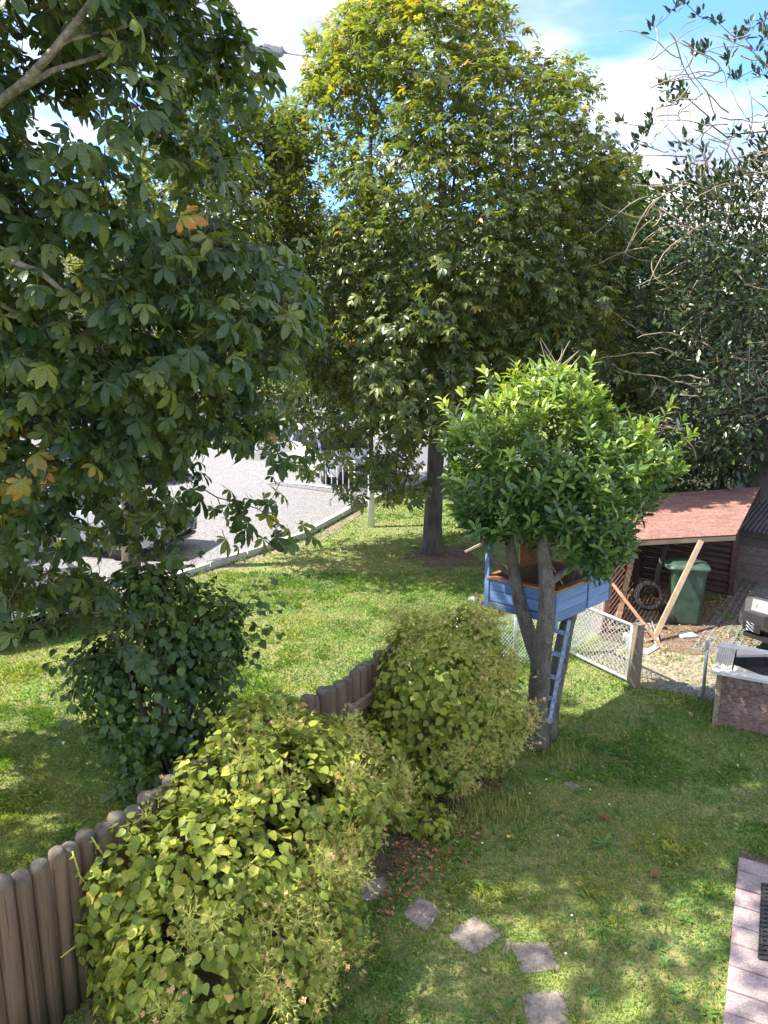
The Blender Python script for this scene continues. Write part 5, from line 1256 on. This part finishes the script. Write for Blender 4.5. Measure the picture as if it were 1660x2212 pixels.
# ------------------------------------------------------------------ stepping stones, mat, rock, edging
def stone(name, label, c, sx, sy, rz, mat, h=.030, cut=.18, seed=0, group=None, cat='stepping stone'):
    r_ = random.Random(seed); pts = []
    base = [(-1, -1), (0, -1), (1, -1), (1, 0), (1, 1), (0, 1), (-1, 1), (-1, 0)]
    for x, y in base: k = 1-(cut*r_.random() if x and y else cut*.25*r_.random()); pts.append((x*sx/2*k, y*sy/2*k))
    ca, sa = math.cos(rz), math.sin(rz)
    b = MB(); b.prism([(x*ca-y*sa, x*sa+y*ca, -.02) for x, y in pts], (0, 0, h)); o = b.build(name, MAT[mat], bevel=.008)
    o.location = c; return tag(o, label, cat, group)
SS = [((805, 1922), .30, .26, .3, 'dark square stepping stone half hidden beside the near hydrangea', .25), ((912, 1972), .30, .28, .9, 'rounded grey brown stepping stone, second out from the hydrangea', .45), ((1025, 2021), .32, .29, .72, 'square stepping stone, third out from the hydrangea', .12),
      ((1157, 2068), .30, .28, .1, 'square stepping stone with a ragged near edge, fourth out from the hydrangea', .2), ((1180, 2184), .30, .30, .05, 'pinkish stepping stone cut by the bottom of the picture', .1)]
for i, ((u, v), sx, sy, rz, lab, cut) in enumerate(SS):
    stone('stepping_stone', lab, gp(u, v), sx, sy, rz, 'slab', seed=i, cut=cut, group='stepping stones across the lawn')
stone('flagstone', 'thin sunken slab edge showing in the lawn by the laurel foot', gp(1222, 1688), .10, .42, R(32), 'rock', seed=9, cut=.3, cat='stone')
stone('flagstone', 'narrow pale slab strip lying between two stepping stones', gp(1095, 2045), .05, .16, R(-20), 'slab', seed=12, cut=.3, cat='stone')
def blob_rock(name, label, c, s, seed):
    b = MB(); b.smooth = True; b.lathe((0, 0, 0), [(.02, -.5), (.8, -.35), (1, 0), (.75, .5), (.3, .72), (.02, .75)], 9)
    r_ = random.Random(seed); b.v = [(x*s[0]*r_.uniform(.85, 1.1), y*s[1]*r_.uniform(.85, 1.1), z*s[2]) for x, y, z in b.v]
    o = b.build(name, MAT['rock']); o.location = c; return tag(o, label, 'rock')
blob_rock('rock', 'grey boulder on the lawn left of the tree house', gp(1022, 1297), (.11, .09, .10), 1)
blob_rock('rock', 'brown stone half buried among the low hydrangea leaves', Vector((.36, 6.06, .1)), (.07, .05, .05), 2)
mt = thing('rubber_mat', 'black honeycomb rubber mat lying on the paved path', 'mat', (3.1, 5.3, .05))
m0 = e0+pdv*2.32+pnv*.20; b = MB()
for i in range(19):
    for k in (0, 1):
        pts = [m0+pdv*(-.05*j)+pnv*(.05*i+(.018 if (j+k) % 2 else -.007))+UP*.058 for j in range(17)]
    b.tube(pts, .010, 4)
for j in range(18): b.tube([m0+pdv*(-.05*j+.0)+pnv*(.05*i+(.012 if i % 2 else -.012))*1+pdv*(.012 if i % 2 else -.012)+UP*.060 for i in range(19)], .010, 4)
b.build('lattice', MAT['rubber'], mt)
b = MB(); b.box(m0-pdv*.42+pnv*.45+UP*.047, (.93, .86, .008), (pnv, pdv, UP)); b.build('base_sheet', MAT['rubber'], mt)

# ------------------------------------------------------------------ grass and small growth
def lawn_mask(x, y):
    """False where something paved or planted covers the lawn"""
    ok = np.ones(len(x), bool)
    q = (x-e0.x)*pdv.x+(y-e0.y)*pdv.y; w = (x-e0.x)*pnv.x+(y-e0.y)*pnv.y
    ok &= ~((w > .0) & (q < 2.72) & (w < 2.6))
    for (u, v), sx, sy, rz, lab, cut in SS:
        g = gp(u, v); dx, dy = x-g.x, y-g.y; ca, sa = math.cos(-rz), math.sin(-rz); ok &= ~((np.abs(dx*ca-dy*sa) < sx*(.36+.1*rng.random(len(x)))) & (np.abs(dx*sa+dy*ca) < sy*(.36+.1*rng.random(len(x)))))
    for poly, k in (([(2.75, 10.2), (3.25, 9.1), (3.75, 8.8), (6.2, 8.3), (9, 9), (9, 15), (4, 15), (3.2, 11.2)], .80), ([(-1.6, 3.3), (-.6, 3.9), (-.4, 4.5), (-.25, 5.2), (.2, 5.8), (.7, 6.3), (1.0, 7.0), (.5, 7.9), (-.4, 6.9), (-2.0, 4.3)], .85), (KERB+[(6, 34), (-80, 34), (-80, 4.7)], 1.0), ([(.55, 15.0), (1.2, 14.5), (1.8, 14.9), (1.7, 15.8), (.9, 15.9)], .9)):
        ok &= ~(in_poly(x, y, poly) & (rng.random(len(x)) < k))
    return ok
def grass(name, n, region, hmin, hmax, w, seed):
    x0, x1, y0, y1 = region
    x = rng.uniform(x0, x1, n); y = rng.uniform(y0, y1, n)
    k = (np.abs(x) < .55*y+1.3) & lawn_mask(x, y); x, y = x[k], y[k]
    dn = fbm(x*1.1, y*1.1, seed); k = rng.random(len(x)) < .35+1.1*np.clip(dn, 0, 1); x, y, dn = x[k], y[k], dn[k]
    n = len(x); h = rng.uniform(hmin, hmax, n)*(.5+.9*fbm(x*2.3, y*2.3, seed+7))*(1+.9*(fbm(x*1.7, y*1.7, seed+30) > .60)); a = rng.uniform(0, 6.28, n); lean = rng.uniform(.3, 1.25, n)
    dx, dy = np.cos(a), np.sin(a); ww = w*rng.uniform(.6, 1.3, n)
    V = np.empty((n, 4, 3)); V[:, 0] = np.stack([x-dy*ww/2, y+dx*ww/2, np.zeros(n)], 1); V[:, 1] = np.stack([x+dy*ww/2, y-dx*ww/2, np.zeros(n)], 1)
    mx, my = x+dx*h*lean*.35, y+dy*h*lean*.35
    V[:, 2] = np.stack([mx+dy*ww*.4, my-dx*ww*.4, h*.65], 1); V[:, 3] = np.stack([x+dx*h*lean, y+dy*h*lean, h*(1-.25*lean)], 1)
    idx = (np.arange(n)*4)[:, None]; F = np.concatenate([idx+np.array([[0, 1, 2]]), idx+np.array([[0, 2, 3]])])
    dry = fbm(x*.8+9, y*.8, seed+3); dry2 = fbm(x*4, y*4, seed+12)
    ti = np.clip(.10+.75*(dry-.28)+.35*(dry2-.5)+rng.normal(0, .13, n), 0, .80); ti = np.where(rng.random(n) < .05+.22*(dry > .58), rng.uniform(.78, 1, n), ti)
    me = np_mesh(name, V.reshape(-1, 3), F, blade_mat, np.repeat(ti, 4), None, False)
    return tag(link(name, me), 'short mown grass covering the lawn', 'grass', kind='stuff')
g1 = grass('near_grass', 330000, (-5.2, 5.2, 3.0, 8.6), .014, .036, .0062, 3); g1['label'] = 'short shaded grass with moss and straw patches on the near lawn'
g2 = grass('middle_grass', 220000, (-8.5, 7.0, 8.6, 14.0), .018, .045, .011, 5); g2['label'] = 'sunlit grass on the lawn beyond the log fence'
g3 = grass('far_grass', 90000, (-6, 9, 14.0, 26.0), .02, .05, .020, 6); g3['label'] = 'bright grass round the tall chestnut and along the kerb'
# clover: small round leaves in patches
n = 26000; x = rng.uniform(-3, 5, n); y = rng.uniform(3, 14, n)
k = (fbm(x*.7+3, y*.7, 21) > .54) & lawn_mask(x, y) & (np.abs(x) < .55*y+1); x, y = x[k], y[k]; n = len(x)
CLV = [combine([(rotz(strip_leaf(1, [(0, 0), (.45, .42), (.9, .35), (1, 0)], fold=.2, droop=.2)[0], R(a)),)+strip_leaf(1, [(0, 0), (.45, .42), (.9, .35), (1, 0)])[1:] for a in (0, 120, 240)])]
fo = foliage(None, CLV, np.stack([x, y, rng.uniform(.012, .035, n)], 1), np.concatenate([unit(rnd(n))[:, :2], np.zeros((n, 1))], 1), np.array([0, 0, 1.0])+rnd(n, .25), rng.uniform(.010, .018, n), rng.uniform(0, .8, n), weed_mat, name='clover', n_parts=0); tag(fo, 'patches of clover and low weeds growing in the lawn', 'clover')
LANDMARKS = [('dark stepping stone by the near hydrangea', 805, 1922), ('rounded stepping stone', 912, 1972), ('third stepping stone', 1025, 2021), ('ragged fourth stepping stone', 1157, 2068), ('pinkish fifth stepping stone', 1180, 2184), ('sunken slab edge', 1222, 1688),
             ('large reddish fallen leaf', 1295, 1760), ('yellow dandelion', 1098, 1818), ('low hydrangea shoot', 930, 1780), ('dark brown fallen leaf', 1405, 1893), ('paved path edge', 1585, 2000), ('laurel foot', 1165, 1610), ('pale cream fallen leaf', 1608, 1632)]
SAID = {}
def placed(what, u, v, end=''):
    for far, nm, a, c in sorted((math.hypot(u-a, v-c), nm, a, c) for nm, a, c in LANDMARKS):
        dx, dy = u-a, v-c; side = ('below' if dy > 0 else 'above') if abs(dy) > abs(dx) else ('right of' if dx > 0 else 'left of')
        how = 'just ' if far < 50 else ('a little ' if far < 110 else 'well ')
        lab = what+' '+how+side+' the '+nm
        if lab not in SAID: SAID[lab] = 1; return lab
# rosettes of weeds
def rosette(label, p, k, L, seed, group):
    t = thing('weed', label, 'weed', tuple(p), 0, group); r_ = random.Random(seed)
    for i in range(k):
        v, f, c = strip_leaf(L*r_.uniform(.6, 1.1), [(0, 0), (.3, .10), (.65, .16), (1, 0)], fold=.2, droop=r_.uniform(.1, .4)); a = i*6.28/k+r_.uniform(-.3, .3); e_ = r_.uniform(.2, .7)
        ce, se = math.cos(e_), math.sin(e_); v = v @ np.array([[1, 0, 0], [0, ce, se], [0, -se, ce]]); v = rotz(v, a)
        link('leaf', np_mesh('leaf', v+np.array([0, 0, .005]), f, weed_mat, np.full(len(v), r_.random()), c), t)
WD = [(1050, 1915, .10), (1108, 1832, .08), (1305, 1825, .13), (1215, 1800, .07), (1420, 2050, .09), (1438, 2085, .08), (1280, 2150, .08), (1460, 2150, .1), (1345, 2040, .08), (1390, 1965, .07), (1130, 1790, .07), (1060, 1760, .07), (990, 1860, .07), (1480, 1990, .08), (1100, 2170, .08), (1265, 1770, .07), (1530, 2190, .10), (870, 2150, .08), (1020, 1700, .07), (1250, 1710, .07)]
for i, (u, v, L) in enumerate(WD): rosette(placed('green weed rosette', u, v), gp(u, v), 7+i % 4, L, i, 'weed rosettes in the near lawn')
# fallen leaves
FLV = [(1295, 1760, .13, .15, 'large reddish fallen leaf lying curled on the shaded lawn'), (1344, 1726, .07, .25, 'small brown fallen leaf above the large reddish one'), (1405, 1893, .10, .1, 'dark brown fallen leaf near the paved path'), (1608, 1632, .09, .95, 'pale cream fallen leaf below the planter box'), (1595, 1658, .05, .9, 'tiny pale fallen leaf just below the cream one'), (1497, 1548, .08, .7, 'tan fallen leaf on the lawn left of the planter box'), (1222, 1770, .06, .3, 'small brown fallen leaf near the middle hydrangea'), (1460, 1520, .05, .9, 'pale fallen leaf at the edge of the sunny patch by the metal post'), (985, 1797, .06, .5, 'brown fallen leaf at the foot of the middle hydrangea'), (1052, 2100, .05, .8, 'small straw coloured leaf beside the stepping stones')]
for i, (u, v, L, ti, lab) in enumerate(FLV):
    vv_, f, c = strip_leaf(L, [(0, 0), (.25, .18), (.6, .26), (.85, .14), (1, 0)], fold=.5, droop=-.25, curl=.05)
    o = link('fallen_leaf', np_mesh('fallen_leaf', vv_, f, dead_mat, np.full(len(vv_), ti), c)); o.location = gp(u, v, .035); o.rotation_euler = (random.uniform(-.2, .2), random.uniform(-.2, .2), random.uniform(0, 6.28)); tag(o, lab, 'leaf', 'fallen leaves on the lawn')
# daisies and a dandelion
dm = MB(); dm.lathe((0, 0, .03), [(.002, 0), (.010, .004), (.009, .007), (.002, .008)], 9); dme = dm.mesh('daisy', MAT['daisy_white'])
for i, (u, v) in enumerate(((1042, 1828), (1235, 1985), (1222, 2068), (1180, 1690), (1145, 1720), (1412, 1810), (1316, 1744), (1205, 1812), (1275, 1712))):
    o = link('daisy', dme); o.location = gp(u, v); tag(o, placed('tiny white daisy', u, v), 'flower', 'daisies in the near lawn')
o = link('dandelion', MB().lathe((0, 0, .05), [(.002, 0), (.018, .004), (.016, .01), (.002, .012)], 9).mesh('dandelion', MAT['dandelion'])); o.location = gp(1098, 1818); tag(o, 'single yellow dandelion head in the lawn below the middle hydrangea', 'flower')
# litter of dry leaves and chips on soil and mulch
n = 2600; x = np.concatenate([rng.uniform(-.4, 1.3, n), rng.uniform(3.3, 6.2, n)]); y = np.concatenate([rng.uniform(4.6, 7.0, n), rng.uniform(10.5, 13.6, n)])
n1_ = len(x); k = np.ones(n1_, bool); k[:2600] = in_poly(x[:2600], y[:2600], [(-.2, 4.3), (.1, 5.2), (.6, 5.6), (1.1, 6.3), (1.2, 7.2), (.3, 7.0)]); x, y = x[k], y[k]; n1_ = len(x)
LT = [combine([strip_leaf(1, [(0, 0), (.5, .3), (1, 0)], fold=.5, droop=.3)])]
fo = foliage(None, LT, np.stack([x, y, rng.uniform(.012, .03, n1_)], 1), np.concatenate([unit(rnd(n1_))[:, :2], rng.normal(0, .2, (n1_, 1))], 1), np.array([0, 0, 1.0])+rnd(n1_, .4), rng.uniform(.02, .06, n1_), rng.beta(1.5, 2, n1_), dead_mat, name='leaf_litter', n_parts=0); tag(fo, 'brown dry leaf litter lying on the soil and mulch', 'litter')
# tall rough grass at the foot of the middle hydrangea and around posts
n = 2600; cx = np.concatenate([rng.normal(.95, .22, 1400), rng.normal(1.85, .2, 700), rng.normal(3.9, .12, 500)]); cyy = np.concatenate([rng.normal(6.45, .18, 1400), rng.normal(7.45, .15, 700), rng.normal(8.3, .2, 500)])
h = rng.uniform(.04, .11, n); a = rng.uniform(0, 6.28, n); V = np.empty((n, 3, 3)); ww = .004
V[:, 0] = np.stack([cx-np.sin(a)*ww, cyy+np.cos(a)*ww, np.zeros(n)], 1); V[:, 1] = np.stack([cx+np.sin(a)*ww, cyy-np.cos(a)*ww, np.zeros(n)], 1); V[:, 2] = np.stack([cx+np.cos(a)*h*.6, cyy+np.sin(a)*h*.6, h], 1)
tag(link('rough_grass', np_mesh('rough_grass', V.reshape(-1, 3), np.arange(n*3).reshape(-1, 3), blade_mat, np.repeat(np.clip(rng.normal(.6, .25, n), 0, 1), 3), None, False)), 'longer half dry grass at the feet of bush, laurel and planter', 'grass', kind='stuff')
